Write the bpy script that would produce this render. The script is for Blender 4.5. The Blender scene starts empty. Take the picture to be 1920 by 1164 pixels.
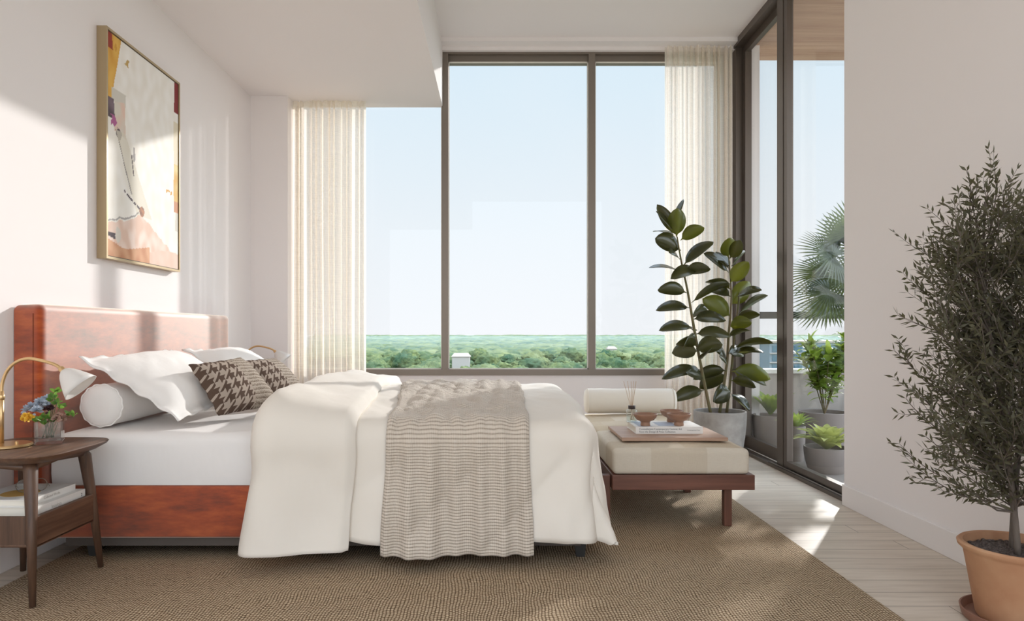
import bpy, bmesh, math, random
from mathutils import Vector, Matrix, noise
R = random.Random(7)
SC = bpy.context.scene
COL = SC.collection
F, CX, CY, CH = 1280.0, 932.0, 624.0, 0.95

def P(px, py, Y):
    return Vector(((px-CX)*Y/F, Y, CH-(py-CY)*Y/F))

def lin(r, g, b):
    f = lambda c: (c/255/12.92) if c/255 <= .04045 else ((c/255+.055)/1.055)**2.4
    return (f(r), f(g), f(b), 1)

# ---------------------------------------------------------------- materials
def newmat(name):
    m = bpy.data.materials.new(name); m.use_nodes = True
    nt = m.node_tree; nt.nodes.clear()
    out = nt.nodes.new('ShaderNodeOutputMaterial')
    return m, nt, out
class N:
    def __init__(s, nt): s.nt = nt
    def n(s, t, **kw):
        nd = s.nt.nodes.new(t)
        for k, v in kw.items():
            if k.startswith('_'): setattr(nd, k[1:], v)
            else: nd.inputs[k.replace('__', ' ')].default_value = v
        return nd
    def l(s, a, b): s.nt.links.new(a, b)
    def m(s, op, a, b=None, c=None):
        nd = s.nt.nodes.new('ShaderNodeMath'); nd.operation = op
        for i, v in enumerate((a, b, c)):
            if v is None: continue
            if isinstance(v, (int, float)): nd.inputs[i].default_value = v
            else: s.l(v, nd.inputs[i])
        return nd.outputs[0]
    def mix(s, fac, a, b):
        nd = s.nt.nodes.new('ShaderNodeMix'); nd.data_type = 'RGBA'
        for i, v in ((0, fac), (6, a), (7, b)):
            if isinstance(v, (int, float, tuple)): nd.inputs[i].default_value = v
            else: s.l(v, nd.inputs[i])
        return nd.outputs[2]
    def ramp(s, fac, stops):
        nd = s.nt.nodes.new('ShaderNodeValToRGB')
        e = nd.color_ramp.elements
        while len(e) < len(stops): e.new(.5)
        for i, (p, c) in enumerate(stops): e[i].position = p; e[i].color = c
        s.l(fac, nd.inputs[0]); return nd.outputs[0]
    def coords(s, kind='Object', scale=(1, 1, 1), rot=(0, 0, 0)):
        tc = s.nt.nodes.new('ShaderNodeTexCoord'); mp = s.nt.nodes.new('ShaderNodeMapping')
        mp.inputs['Scale'].default_value = scale; mp.inputs['Rotation'].default_value = rot
        s.l(tc.outputs[kind], mp.inputs[0]); return mp.outputs[0]
    def geo(s, scale=(1, 1, 1)):
        g = s.nt.nodes.new('ShaderNodeNewGeometry'); mp = s.nt.nodes.new('ShaderNodeMapping')
        mp.inputs['Scale'].default_value = scale
        s.l(g.outputs['Position'], mp.inputs[0]); return mp.outputs[0]
    def noise(s, vec, scale=5, detail=3, rough=.5):
        nd = s.n('ShaderNodeTexNoise', Scale=scale, Detail=detail, Roughness=rough)
        s.l(vec, nd.inputs['Vector']); return nd.outputs['Fac']
    def bump(s, h, strength=.3, dist=.01):
        nd = s.n('ShaderNodeBump', Strength=strength, Distance=dist)
        s.l(h, nd.inputs['Height']); return nd.outputs[0]

def pr(name, col, rough=.6, metal=0, bump=None, var=None, sheen=0, spec=.5, coat=0, trans=0, emit=None, sub=0):
    """principled; bump=(scale,strength,dist); var=(scale,col2,stretch)"""
    m, nt, out = newmat(name); k = N(nt)
    b = nt.nodes.new('ShaderNodeBsdfPrincipled')
    b.inputs['Base Color'].default_value = col; b.inputs['Roughness'].default_value = rough
    b.inputs['Metallic'].default_value = metal; b.inputs['Specular IOR Level'].default_value = spec
    b.inputs['Coat Weight'].default_value = coat; b.inputs['Transmission Weight'].default_value = trans
    if sheen: b.inputs['Sheen Weight'].default_value = sheen; b.inputs['Sheen Roughness'].default_value = .5
    v = k.coords()
    if var:
        st = var[2] if len(var) > 2 else (1, 1, 1)
        nz = k.noise(k.coords(scale=st), var[0], 4, .6)
        k.l(k.ramp(nz, [(.3, col), (.7, var[1])]), b.inputs['Base Color'])
    if bump:
        k.l(k.bump(k.noise(v, bump[0], 4, .6), bump[1], bump[2]), b.inputs['Normal'])
    k.l(b.outputs[0], out.inputs[0])
    return m

def mat_glass(name, tint=(1, 1, 1, 1), boost=1.0):
    m, nt, out = newmat(name); k = N(nt)
    t = k.n('ShaderNodeBsdfTransparent', Color=tint)
    g = k.n('ShaderNodeBsdfGlossy', Roughness=0.0)
    lw = nt.nodes.new('ShaderNodeLayerWeight'); lw.inputs[0].default_value = .5
    mx = nt.nodes.new('ShaderNodeMixShader')
    k.l(k.m('MULTIPLY', k.m('MULTIPLY_ADD', k.m('POWER', lw.outputs['Facing'], 4.5), .85, .022), boost), mx.inputs[0])
    k.l(t.outputs[0], mx.inputs[1]); k.l(g.outputs[0], mx.inputs[2]); k.l(mx.outputs[0], out.inputs[0])
    return m

def mat_curtain():
    m, nt, out = newmat('sheer_linen'); k = N(nt)
    uv = k.coords('UV')
    sep = nt.nodes.new('ShaderNodeSeparateXYZ'); k.l(uv, sep.inputs[0])
    slub = k.noise(k.coords('UV', scale=(3, 160, 1)), 1, 3, .6)
    slub2 = k.noise(k.coords('UV', scale=(300, 8, 1)), 1, 2, .6)
    d = k.n('ShaderNodeBsdfDiffuse', Color=lin(241, 233, 222))
    tl = k.n('ShaderNodeBsdfTranslucent', Color=lin(250, 242, 231))
    tr = k.n('ShaderNodeBsdfTransparent', Color=(1, 1, 1, 1))
    mx = nt.nodes.new('ShaderNodeMixShader'); mx.inputs[0].default_value = .6
    k.l(d.outputs[0], mx.inputs[1]); k.l(tl.outputs[0], mx.inputs[2])
    mx2 = nt.nodes.new('ShaderNodeMixShader')
    f = k.m('ADD', k.m('MULTIPLY', slub, .30), k.m('MULTIPLY', slub2, .24))
    k.l(k.m('SUBTRACT', f, .07), mx2.inputs[0])
    k.l(mx.outputs[0], mx2.inputs[1]); k.l(tr.outputs[0], mx2.inputs[2])
    k.l(mx2.outputs[0], out.inputs[0])
    return m

def mat_floor():
    m, nt, out = newmat('pale_oak_planks'); k = N(nt)
    g = k.geo()
    sep = nt.nodes.new('ShaderNodeSeparateXYZ'); k.l(g, sep.inputs[0])
    row = k.m('FLOOR', k.m('DIVIDE', sep.outputs[1], .125))
    wn = nt.nodes.new('ShaderNodeTexWhiteNoise'); wn.noise_dimensions = '1D'; k.l(row, wn.inputs['W'])
    xo = k.m('ADD', k.m('DIVIDE', sep.outputs[0], 1.9), k.m('MULTIPLY', wn.outputs[0], 7.3))
    colid = k.m('FLOOR', xo)
    wn2 = nt.nodes.new('ShaderNodeTexWhiteNoise'); wn2.noise_dimensions = '2D'
    cb = nt.nodes.new('ShaderNodeCombineXYZ'); k.l(row, cb.inputs[0]); k.l(colid, cb.inputs[1]); k.l(cb.outputs[0], wn2.inputs['Vector'])
    off = nt.nodes.new('ShaderNodeVectorMath'); off.operation = 'MULTIPLY_ADD'
    k.l(wn2.outputs['Color'], off.inputs[0]); off.inputs[1].default_value = (9, 9, 9)
    mp = k.geo((1.6, 22, 1)); k.l(mp, off.inputs[2])
    grain = k.noise(off.outputs[0], 1.6, 6, .62)
    base = k.ramp(grain, [(.3, lin(192, 176, 158)), (.55, lin(212, 198, 181)), (.75, lin(222, 209, 193))])
    tone = k.mix(k.m('MULTIPLY', wn2.outputs[0], .35), base, lin(194, 180, 164))
    fy = k.m('FRACT', k.m('DIVIDE', sep.outputs[1], .125))
    gy = k.m('MULTIPLY', k.m('LESS_THAN', k.m('ABSOLUTE', k.m('SUBTRACT', fy, .5)), .487), 1)
    gx = k.m('LESS_THAN', k.m('ABSOLUTE', k.m('SUBTRACT', k.m('FRACT', xo), .5)), .4992)
    gap = k.m('MULTIPLY', gy, gx)
    c = k.mix(gap, lin(120, 104, 88), tone)
    b = k.n('ShaderNodeBsdfPrincipled', Roughness=.42)
    k.l(c, b.inputs['Base Color'])
    h = k.m('ADD', k.m('MULTIPLY', gap, 1), k.m('MULTIPLY', grain, .15))
    k.l(k.bump(h, .3, .002), b.inputs['Normal'])
    k.l(b.outputs[0], out.inputs[0]); return m

def mat_rug():
    m, nt, out = newmat('jute_weave'); k = N(nt)
    warp = k.noise(k.geo(), 3.5, 2)
    g = nt.nodes.new('ShaderNodeNewGeometry')
    sep = nt.nodes.new('ShaderNodeSeparateXYZ'); k.l(g.outputs['Position'], sep.inputs[0])
    x = k.m('ADD', sep.outputs[0], k.m('MULTIPLY', warp, .05))
    y = sep.outputs[1]
    jx = k.noise(k.geo((30, 30, 1)), 1, 2)
    x = k.m('MULTIPLY_ADD', jx, .006, x)
    rowi = k.m('FLOOR', k.m('MULTIPLY', x, 92))
    sx = k.m('ABSOLUTE', k.m('SINE', k.m('MULTIPLY', x, 92*math.pi)))
    wn = nt.nodes.new('ShaderNodeTexWhiteNoise'); wn.noise_dimensions = '1D'; k.l(rowi, wn.inputs['W'])
    jit = k.noise(k.geo((24, 24, 1)), 1, 2)
    yy = k.m('ADD', k.m('MULTIPLY_ADD', jit, 1.6, k.m('MULTIPLY', y, 70)), k.m('MULTIPLY', wn.outputs[0], 1.0))
    sy = k.m('ABSOLUTE', k.m('SINE', k.m('MULTIPLY', yy, math.pi)))
    h = k.m('MULTIPLY', k.m('POWER', sx, .6), k.m('POWER', sy, .6))
    fine = k.noise(k.geo(), 260, 3, .7)
    blot = k.noise(k.geo((1, 1, 1)), 5, 3, .6)
    blot2 = k.noise(k.geo((60, 14, 1)), 1, 2, .6)
    hh = k.m('ADD', k.m('MULTIPLY', h, .62), k.m('MULTIPLY', k.m('ADD', fine, blot2), .28))
    c = k.ramp(hh, [(.28, lin(44, 30, 20)), (.48, lin(130, 104, 78)), (.70, lin(200, 178, 148)), (1, lin(236, 218, 190))])
    c2 = k.mix(k.m('MULTIPLY', k.m('SUBTRACT', blot2, .4), .9), c, lin(136, 104, 78))
    c3 = k.mix(k.m('MULTIPLY', blot, .2), c2, lin(150, 128, 102))
    b = k.n('ShaderNodeBsdfPrincipled', Roughness=.95); b.inputs['Specular IOR Level'].default_value = .15
    k.l(c3, b.inputs['Base Color']); k.l(k.bump(hh, .9, .006), b.inputs['Normal'])
    k.l(b.outputs[0], out.inputs[0]); return m

def mat_wood(name, c1, c2, axis='X', scale=1.0, rough=.45):
    m, nt, out = newmat(name); k = N(nt)
    st = {'X': (1.5, 26, 26), 'Y': (26, 1.5, 26), 'Z': (26, 26, 1.5)}[axis]
    v = k.coords(scale=tuple(a*scale for a in st))
    g1 = k.noise(v, 1.5, 6, .65)
    c = k.ramp(g1, [(.3, c1), (.68, c2)])
    b = k.n('ShaderNodeBsdfPrincipled', Roughness=rough)
    k.l(c, b.inputs['Base Color']); k.l(k.bump(g1, .15, .002), b.inputs['Normal'])
    k.l(b.outputs[0], out.inputs[0]); return m

def mat_velvet():
    m, nt, out = newmat('rust_velvet'); k = N(nt)
    v = k.geo((1.4, 1.4, 5)); n1 = k.noise(v, 2.2, 6, .68)
    n2 = k.noise(k.geo((9, 9, 34)), 1.2, 4, .6)
    mixn = k.m('ADD', k.m('MULTIPLY', n1, .7), k.m('MULTIPLY', n2, .3))
    c = k.ramp(mixn, [(.34, lin(92, 32, 8)), (.5, lin(158, 62, 16)), (.66, lin(192, 92, 34))])
    b = k.n('ShaderNodeBsdfPrincipled', Roughness=.6)
    b.inputs['Specular IOR Level'].default_value = .25
    b.inputs['Sheen Weight'].default_value = 1.0; b.inputs['Sheen Roughness'].default_value = .38
    b.inputs['Sheen Tint'].default_value = (1, .9, .82, 1)
    k.l(c, b.inputs['Base Color']); k.l(k.bump(n2, .15, .004), b.inputs['Normal'])
    sh = k.n('ShaderNodeBsdfSheen', Color=(1.1, .98, .84, 1), Roughness=.42)
    gl = k.n('ShaderNodeBsdfGlossy', Color=(.52, .50, .48, 1), Roughness=.62)
    lw = nt.nodes.new('ShaderNodeLayerWeight'); lw.inputs[0].default_value = .35; mg = nt.nodes.new('ShaderNodeMixShader')
    k.l(k.m('MULTIPLY', lw.outputs['Facing'], .9), mg.inputs[0]); k.l(b.outputs[0], mg.inputs[1]); k.l(gl.outputs[0], mg.inputs[2])
    ad = nt.nodes.new('ShaderNodeAddShader'); k.l(mg.outputs[0], ad.inputs[0]); k.l(sh.outputs[0], ad.inputs[1])
    k.l(ad.outputs[0], out.inputs[0]); return m

def mat_cloth(name, col, weave=900, wr=(5, .35, .02), rough=.9, col2=None):
    m, nt, out = newmat(name); k = N(nt)
    b = k.n('ShaderNodeBsdfPrincipled', Roughness=rough); b.inputs['Specular IOR Level'].default_value = .2
    b.inputs['Sheen Weight'].default_value = .15
    b.inputs['Base Color'].default_value = col
    w = k.noise(k.geo(), weave, 2, .6); big = k.noise(k.geo((1, 1, .6)), wr[0], 3, .45)
    n1 = nt.nodes.new('ShaderNodeBump'); n1.inputs['Strength'].default_value = wr[1]; n1.inputs['Distance'].default_value = wr[2]
    k.l(big, n1.inputs['Height'])
    n2 = nt.nodes.new('ShaderNodeBump'); n2.inputs['Strength'].default_value = .12; n2.inputs['Distance'].default_value = .001
    k.l(w, n2.inputs['Height']); k.l(n1.outputs[0], n2.inputs['Normal']); k.l(n2.outputs[0], b.inputs['Normal'])
    if col2:
        k.l(k.ramp(w, [(.35, col), (.65, col2)]), b.inputs['Base Color'])
    k.l(b.outputs[0], out.inputs[0]); return m

def mat_throw():
    m, nt, out = newmat('ribbed_knit'); k = N(nt)
    uv = k.coords('UV'); sep = nt.nodes.new('ShaderNodeSeparateXYZ'); k.l(uv, sep.inputs[0])
    wob = k.noise(uv, 9, 2)
    v = k.m('ADD', sep.outputs[1], k.m('MULTIPLY', wob, .003))
    s = k.m('ABSOLUTE', k.m('SINE', k.m('MULTIPLY', v, math.pi/.0118)))
    u = k.m('ABSOLUTE', k.m('SINE', k.m('MULTIPLY', sep.outputs[0], math.pi/.0085)))
    h = k.m('ADD', k.m('MULTIPLY', k.m('POWER', s, .6), .78), k.m('MULTIPLY', u, .22))
    fz = k.noise(k.geo(), 500, 2)
    hh = k.m('ADD', h, k.m('MULTIPLY', fz, .12))
    c = k.ramp(hh, [(.1, lin(112, 98, 86)), (.45, lin(180, 166, 150)), (1, lin(214, 202, 188))])
    b = k.n('ShaderNodeBsdfPrincipled', Roughness=.95); b.inputs['Specular IOR Level'].default_value = .15
    b.inputs['Sheen Weight'].default_value = .25
    k.l(c, b.inputs['Base Color']); k.l(k.bump(hh, .8, .004), b.inputs['Normal'])
    k.l(b.outputs[0], out.inputs[0]); return m

def mat_hounds():
    m, nt, out = newmat('houndstooth_tweed'); k = N(nt)
    uv = k.coords('UV', scale=(1, 1, 1)); sep = nt.nodes.new('ShaderNodeSeparateXYZ'); k.l(uv, sep.inputs[0])
    U, V = sep.outputs[0], sep.outputs[1]
    def hs(u, v, cell):
        fu = k.m('FRACT', k.m('DIVIDE', u, cell)); fv = k.m('FRACT', k.m('DIVIDE', v, cell))
        a = k.m('LESS_THAN', fu, .5); bb = k.m('LESS_THAN', fv, .5)
        tw = k.m('LESS_THAN', k.m('FRACT', k.m('MULTIPLY', k.m('ADD', fu, fv), 2)), .5)
        both = k.m('MULTIPLY', a, bb)
        eith = k.m('SUBTRACT', k.m('ADD', a, bb), k.m('MULTIPLY', both, 2))
        return k.m('ADD', both, k.m('MULTIPLY', eith, tw))
    big = hs(U, V, .056)
    wob = k.noise(uv, 60, 3)
    row = k.m('FRACT', k.m('DIVIDE', k.m('ADD', V, k.m('MULTIPLY', wob, .008)), .021))
    sm = k.noise(k.coords('UV', scale=(330, 200, 1)), 1, 2, .7)
    tweed = k.m('GREATER_THAN', k.m('ADD', sm, k.m('MULTIPLY', row, .22)), .64)
    c1 = k.mix(big, lin(178, 163, 150), lin(78, 58, 48))
    c2 = k.mix(tweed, lin(186, 174, 160), lin(102, 84, 70))
    sel = k.m('GREATER_THAN', U, .215)
    c = k.mix(sel, c1, c2)
    fine = k.noise(uv, 700, 2)
    c = k.mix(k.m('MULTIPLY', fine, .25), c, lin(150, 136, 122))
    b = k.n('ShaderNodeBsdfPrincipled', Roughness=.95); b.inputs['Specular IOR Level'].default_value = .15
    k.l(c, b.inputs['Base Color'])
    sm2 = k.m('ABSOLUTE', k.m('SUBTRACT', U, .108)); seam = k.m('GREATER_THAN', sm2, .0025)
    k.l(k.bump(k.m('ADD', fine, seam), .5, .003), b.inputs['Normal'])
    k.l(b.outputs[0], out.inputs[0]); return m

def mat_patch():
    m, nt, out = newmat('patchwork_linen'); k = N(nt)
    v = k.geo((1, 1, 1))
    rot = nt.nodes.new('ShaderNodeMapping'); rot.inputs['Location'].default_value = (.07, .11, 0)
    k.l(v, rot.inputs[0])
    br = nt.nodes.new('ShaderNodeTexBrick'); br.inputs['Scale'].default_value = 1
    br.inputs['Brick Width'].default_value = .27; br.inputs['Row Height'].default_value = .19
    br.inputs['Mortar Size'].default_value = .0; br.inputs['Color1'].default_value = (0, 0, 0, 1); br.inputs['Color2'].default_value = (1, 1, 1, 1)
    br.offset = .37
    k.l(rot.outputs[0], br.inputs[0])
    c = k.ramp(br.outputs[0], [(.1, lin(196, 178, 150)), (.35, lin(216, 204, 186)), (.6, lin(192, 172, 142)), (.85, lin(226, 217, 202))])
    w1 = k.noise(k.geo((40, 40, 900)), 1, 3, .7); w2 = k.noise(k.geo((700, 60, 30)), 1, 3, .7)
    c = k.mix(k.m('MULTIPLY', w1, .5), c, lin(168, 146, 116)); c = k.mix(k.m('MULTIPLY', w2, .3), c, lin(236, 228, 214))
    b = k.n('ShaderNodeBsdfPrincipled', Roughness=.95); b.inputs['Specular IOR Level'].default_value = .15
    k.l(c, b.inputs['Base Color']); k.l(k.bump(k.m('ADD', w1, w2), .4, .003), b.inputs['Normal'])
    k.l(b.outputs[0], out.inputs[0]); return m

def mat_leaf(name, col, col2, trans, rough=.35, scale=6, coat=.0):
    m, nt, out = newmat(name); k = N(nt)
    b = k.n('ShaderNodeBsdfPrincipled', Roughness=rough); b.inputs['Coat Weight'].default_value = coat
    k.l(k.ramp(k.noise(k.geo(), scale, 3), [(.35, col), (.65, col2)]), b.inputs['Base Color'])
    t = k.n('ShaderNodeBsdfTranslucent', Color=trans)
    mx = nt.nodes.new('ShaderNodeMixShader'); mx.inputs[0].default_value = .35
    k.l(b.outputs[0], mx.inputs[1]); k.l(t.outputs[0], mx.inputs[2]); k.l(mx.outputs[0], out.inputs[0])
    return m

def mat_attr(name, rough=.7):
    m, nt, out = newmat(name); k = N(nt)
    a = nt.nodes.new('ShaderNodeAttribute'); a.attribute_name = 'paint'
    b = k.n('ShaderNodeBsdfPrincipled', Roughness=rough)
    k.l(a.outputs['Color'], b.inputs['Base Color'])
    k.l(k.bump(k.noise(k.geo(), 400, 2), .2, .001), b.inputs['Normal'])
    k.l(b.outputs[0], out.inputs[0]); return m

M = dict(
    wall=pr('white_wall_paint', lin(236, 230, 228), .85, bump=(180, .04, .001)),
    ceil=pr('ceiling_paint', lin(237, 231, 229), .9),
    base=pr('baseboard_paint', lin(234, 228, 225), .5),
    floor=mat_floor(), rug=mat_rug(), velvet=mat_velvet(),
    frame=pr('bronze_window_metal', lin(128, 118, 108), .4, .35),
    dframe=pr('dark_bronze_door_metal', lin(96, 86, 78), .38, .45),
    track=pr('black_door_track', lin(38, 34, 31), .35, .5),
    silver=pr('aluminium_strip', lin(170, 165, 160), .3, .9),
    gasket=pr('light_window_bead', lin(225, 220, 210), .5),
    glass=mat_glass('window_glass', (.99, .992, .99, 1), .7),
    glass2=mat_glass('clear_glass', (.975, .985, .98, 1), 1.6),
    curtain=mat_curtain(),
    sheet=mat_cloth('white_cotton_sheet', lin(236, 232, 229), 900, (6, .5, .02)),
    duvet=mat_cloth('ivory_linen', lin(229, 221, 210), 700, (5, .45, .02)),
    pillow=mat_cloth('white_pillow_cotton', lin(240, 236, 232), 900, (9, .35, .015)),
    bolster=mat_cloth('cream_bouclé', lin(222, 214, 202), 500, (10, .2, .01)),
    throw=mat_throw(), hounds=mat_hounds(), patch=mat_patch(),
    wood=mat_wood('walnut_along_depth', lin(68, 47, 35), lin(116, 86, 66), 'Y'),
    woodx=mat_wood('walnut_along_width', lin(78, 56, 42), lin(122, 92, 72), 'X'),
    woodz=mat_wood('walnut_upright', lin(62, 44, 34), lin(104, 76, 58), 'Z'),
    mahog=mat_wood('mahogany_frame', lin(92, 56, 44), lin(124, 80, 64), 'X', rough=.4),
    mahogz=mat_wood('mahogany_legs', lin(88, 54, 42), lin(116, 74, 58), 'Z', rough=.4),
    mahogy=mat_wood('mahogany_side', lin(88, 54, 42), lin(116, 74, 58), 'Y', rough=.4),
    tray=mat_wood('pale_walnut_board', lin(158, 124, 104), lin(190, 158, 136), 'X', rough=.5),
    bowl=mat_wood('cherry_bowl', lin(134, 98, 78), lin(168, 130, 106), 'X', .6, .5),
    brass=pr('pale_brass', lin(214, 180, 132), .3, .85, bump=(300, .05, .001)),
    shade=None,
    black=pr('black_bed_leg', lin(44, 43, 42), .5),
    plinth=pr('dark_plinth', lin(84, 76, 70), .6, .2),
    terracotta=pr('terracotta', lin(178, 128, 94), .75, var=(5, lin(200, 156, 120)), bump=(60, .15, .003)),
    saucer=pr('brown_saucer', lin(140, 100, 82), .6),
    concrete=pr('grey_concrete', lin(150, 144, 138), .9, var=(14, lin(172, 166, 160)), bump=(90, .25, .003)),
    soil=pr('gravel_soil', lin(70, 58, 52), .95, var=(90, lin(132, 116, 108)), bump=(120, 1, .015)),
    bark=pr('grey_bark', lin(84, 74, 66), .9, var=(30, lin(116, 104, 94), (1, 1, .2)), bump=(60, .5, .004)),
    stem=pr('brown_stem', lin(108, 86, 58), .7, var=(20, lin(92, 96, 56))),
    rubber=mat_leaf('rubber_leaf', lin(52, 54, 32), lin(80, 80, 48), lin(150, 148, 64), .28, 5, .25),
    rubber2=mat_leaf('rubber_leaf_young', lin(86, 92, 38), lin(110, 116, 50), lin(190, 190, 80), .32, 5, .2),
    midrib=pr('leaf_midrib', lin(120, 124, 70), .5),
    olive=mat_leaf('olive_leaf', lin(70, 66, 50), lin(98, 94, 74), lin(110, 110, 70), .5, 30),
    palm=mat_leaf('palm_leaf', lin(38, 50, 30), lin(78, 90, 54), lin(110, 124, 70), .4, 8),
    lush=mat_leaf('lush_leaf', lin(58, 88, 30), lin(120, 150, 54), lin(200, 220, 90), .4, 9),
    rosette=mat_leaf('rosette_leaf', lin(120, 130, 60), lin(186, 190, 110), lin(210, 215, 120), .4, 14),
    darkpot=pr('taupe_planter', lin(122, 112, 106), .6),
    deck=pr('balcony_tiles', lin(120, 112, 106), .6),
    parapet=pr('balcony_render', lin(176, 168, 162), .8),
    ledge=pr('white_ledge', lin(236, 234, 228), .6),
    rail=pr('dark_rail', lin(74, 70, 66), .45, .4),
    soffitwood=mat_wood('cedar_soffit_boards', lin(176, 136, 112), lin(204, 168, 142), 'X', .5, .6),
    paper=pr('white_paper_cover', lin(236, 233, 228), .5),
    pages=pr('book_pages', lin(232, 226, 214), .9),
    ink=pr('dark_ink', lin(92, 90, 90), .6), faint=pr('faint_ink', lin(190, 184, 176), .6),
    ochre=pr('ochre_print', lin(206, 160, 84), .6), tan=pr('tan_print', lin(206, 190, 164), .6),
    bluep=pr('blue_grey_print', lin(176, 184, 200), .6),
    capbrown=pr('dark_brown_cap', lin(58, 42, 36), .4),
    reed=pr('rattan_reed', lin(196, 168, 140), .8),
    wire=pr('thin_metal', lin(120, 110, 100), .3, .8),
    water=mat_glass('water', (.93, .96, .95, 1), .6),
    fl_blue=pr('blue_grey_petals', lin(150, 160, 176), .8, var=(60, lin(190, 198, 210))),
    fl_yel=pr('yellow_petals', lin(226, 176, 50), .7, var=(60, lin(240, 200, 80))),
    fl_dark=pr('burgundy_petals', lin(60, 30, 34), .6), fl_pink=pr('dusty_pink_petals', lin(196, 160, 146), .6, var=(60, lin(120, 90, 70))),
    fl_leaf=mat_leaf('bouquet_leaf', lin(50, 92, 44), lin(110, 150, 70), lin(150, 190, 80), .45, 20),
    rustseam=pr('rust_stitching', lin(120, 52, 26), .8),
    piping=pr('velvet_piping', lin(196, 158, 132), .8, sheen=.6),
    gold=pr('champagne_frame', lin(176, 156, 124), .4, .5),
    goldl=pr('pale_gold_edge', lin(232, 220, 196), .4, .3),
    art=mat_attr('abstract_painting'),
    treeg=None, town=pr('pale_town_walls', lin(168, 162, 156), .8),
    bglass=pr('teal_glazing', lin(60, 96, 112), .25, .2), bwall=pr('blue_grey_cladding', lin(112, 128, 138), .7), broof=pr('tan_roof', lin(160, 148, 134), .8),
)
def mat_shade():
    m, nt, out = newmat('white_lamp_shade'); k = N(nt)
    b = k.n('ShaderNodeBsdfPrincipled', Roughness=.5); b.inputs['Base Color'].default_value = lin(236, 232, 228)
    t = k.n('ShaderNodeBsdfTranslucent', Color=(.9, .88, .85, 1))
    mx = nt.nodes.new('ShaderNodeMixShader'); mx.inputs[0].default_value = .3
    k.l(b.outputs[0], mx.inputs[1]); k.l(t.outputs[0], mx.inputs[2]); k.l(mx.outputs[0], out.inputs[0]); return m
M['shade'] = mat_shade()
def mat_tree():
    m, nt, out = newmat('tree_foliage'); k = N(nt)
    oi = nt.nodes.new('ShaderNodeObjectInfo')
    n1 = k.noise(k.geo(), .8, 4, .75); mid = k.noise(k.geo((.07, .05, .07)), 1, 3, .7); big = k.noise(k.geo((.012, .006, .01)), 1, 2, .6)
    a = k.ramp(n1, [(.34, lin(38, 56, 40)), (.50, lin(84, 100, 62)), (.66, lin(132, 138, 86))])
    c = k.mix(k.m('MULTIPLY', oi.outputs['Random'], .55), a, lin(118, 126, 76))
    c = k.mix(k.ramp(mid, [(.40, (0, 0, 0, 1)), (.62, (.75, .75, .75, 1))]), c, lin(42, 76, 60))
    c = k.mix(k.ramp(big, [(.45, (0, 0, 0, 1)), (.7, (.6, .6, .6, 1))]), c, lin(136, 140, 100))
    b = k.n('ShaderNodeBsdfPrincipled', Roughness=.9); k.l(c, b.inputs['Base Color']); b.inputs['Specular IOR Level'].default_value = .1
    k.l(k.bump(n1, .8, .8), b.inputs['Normal'])
    k.l(b.outputs[0], out.inputs[0]); return m
M['treeg'] = mat_tree()

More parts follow.
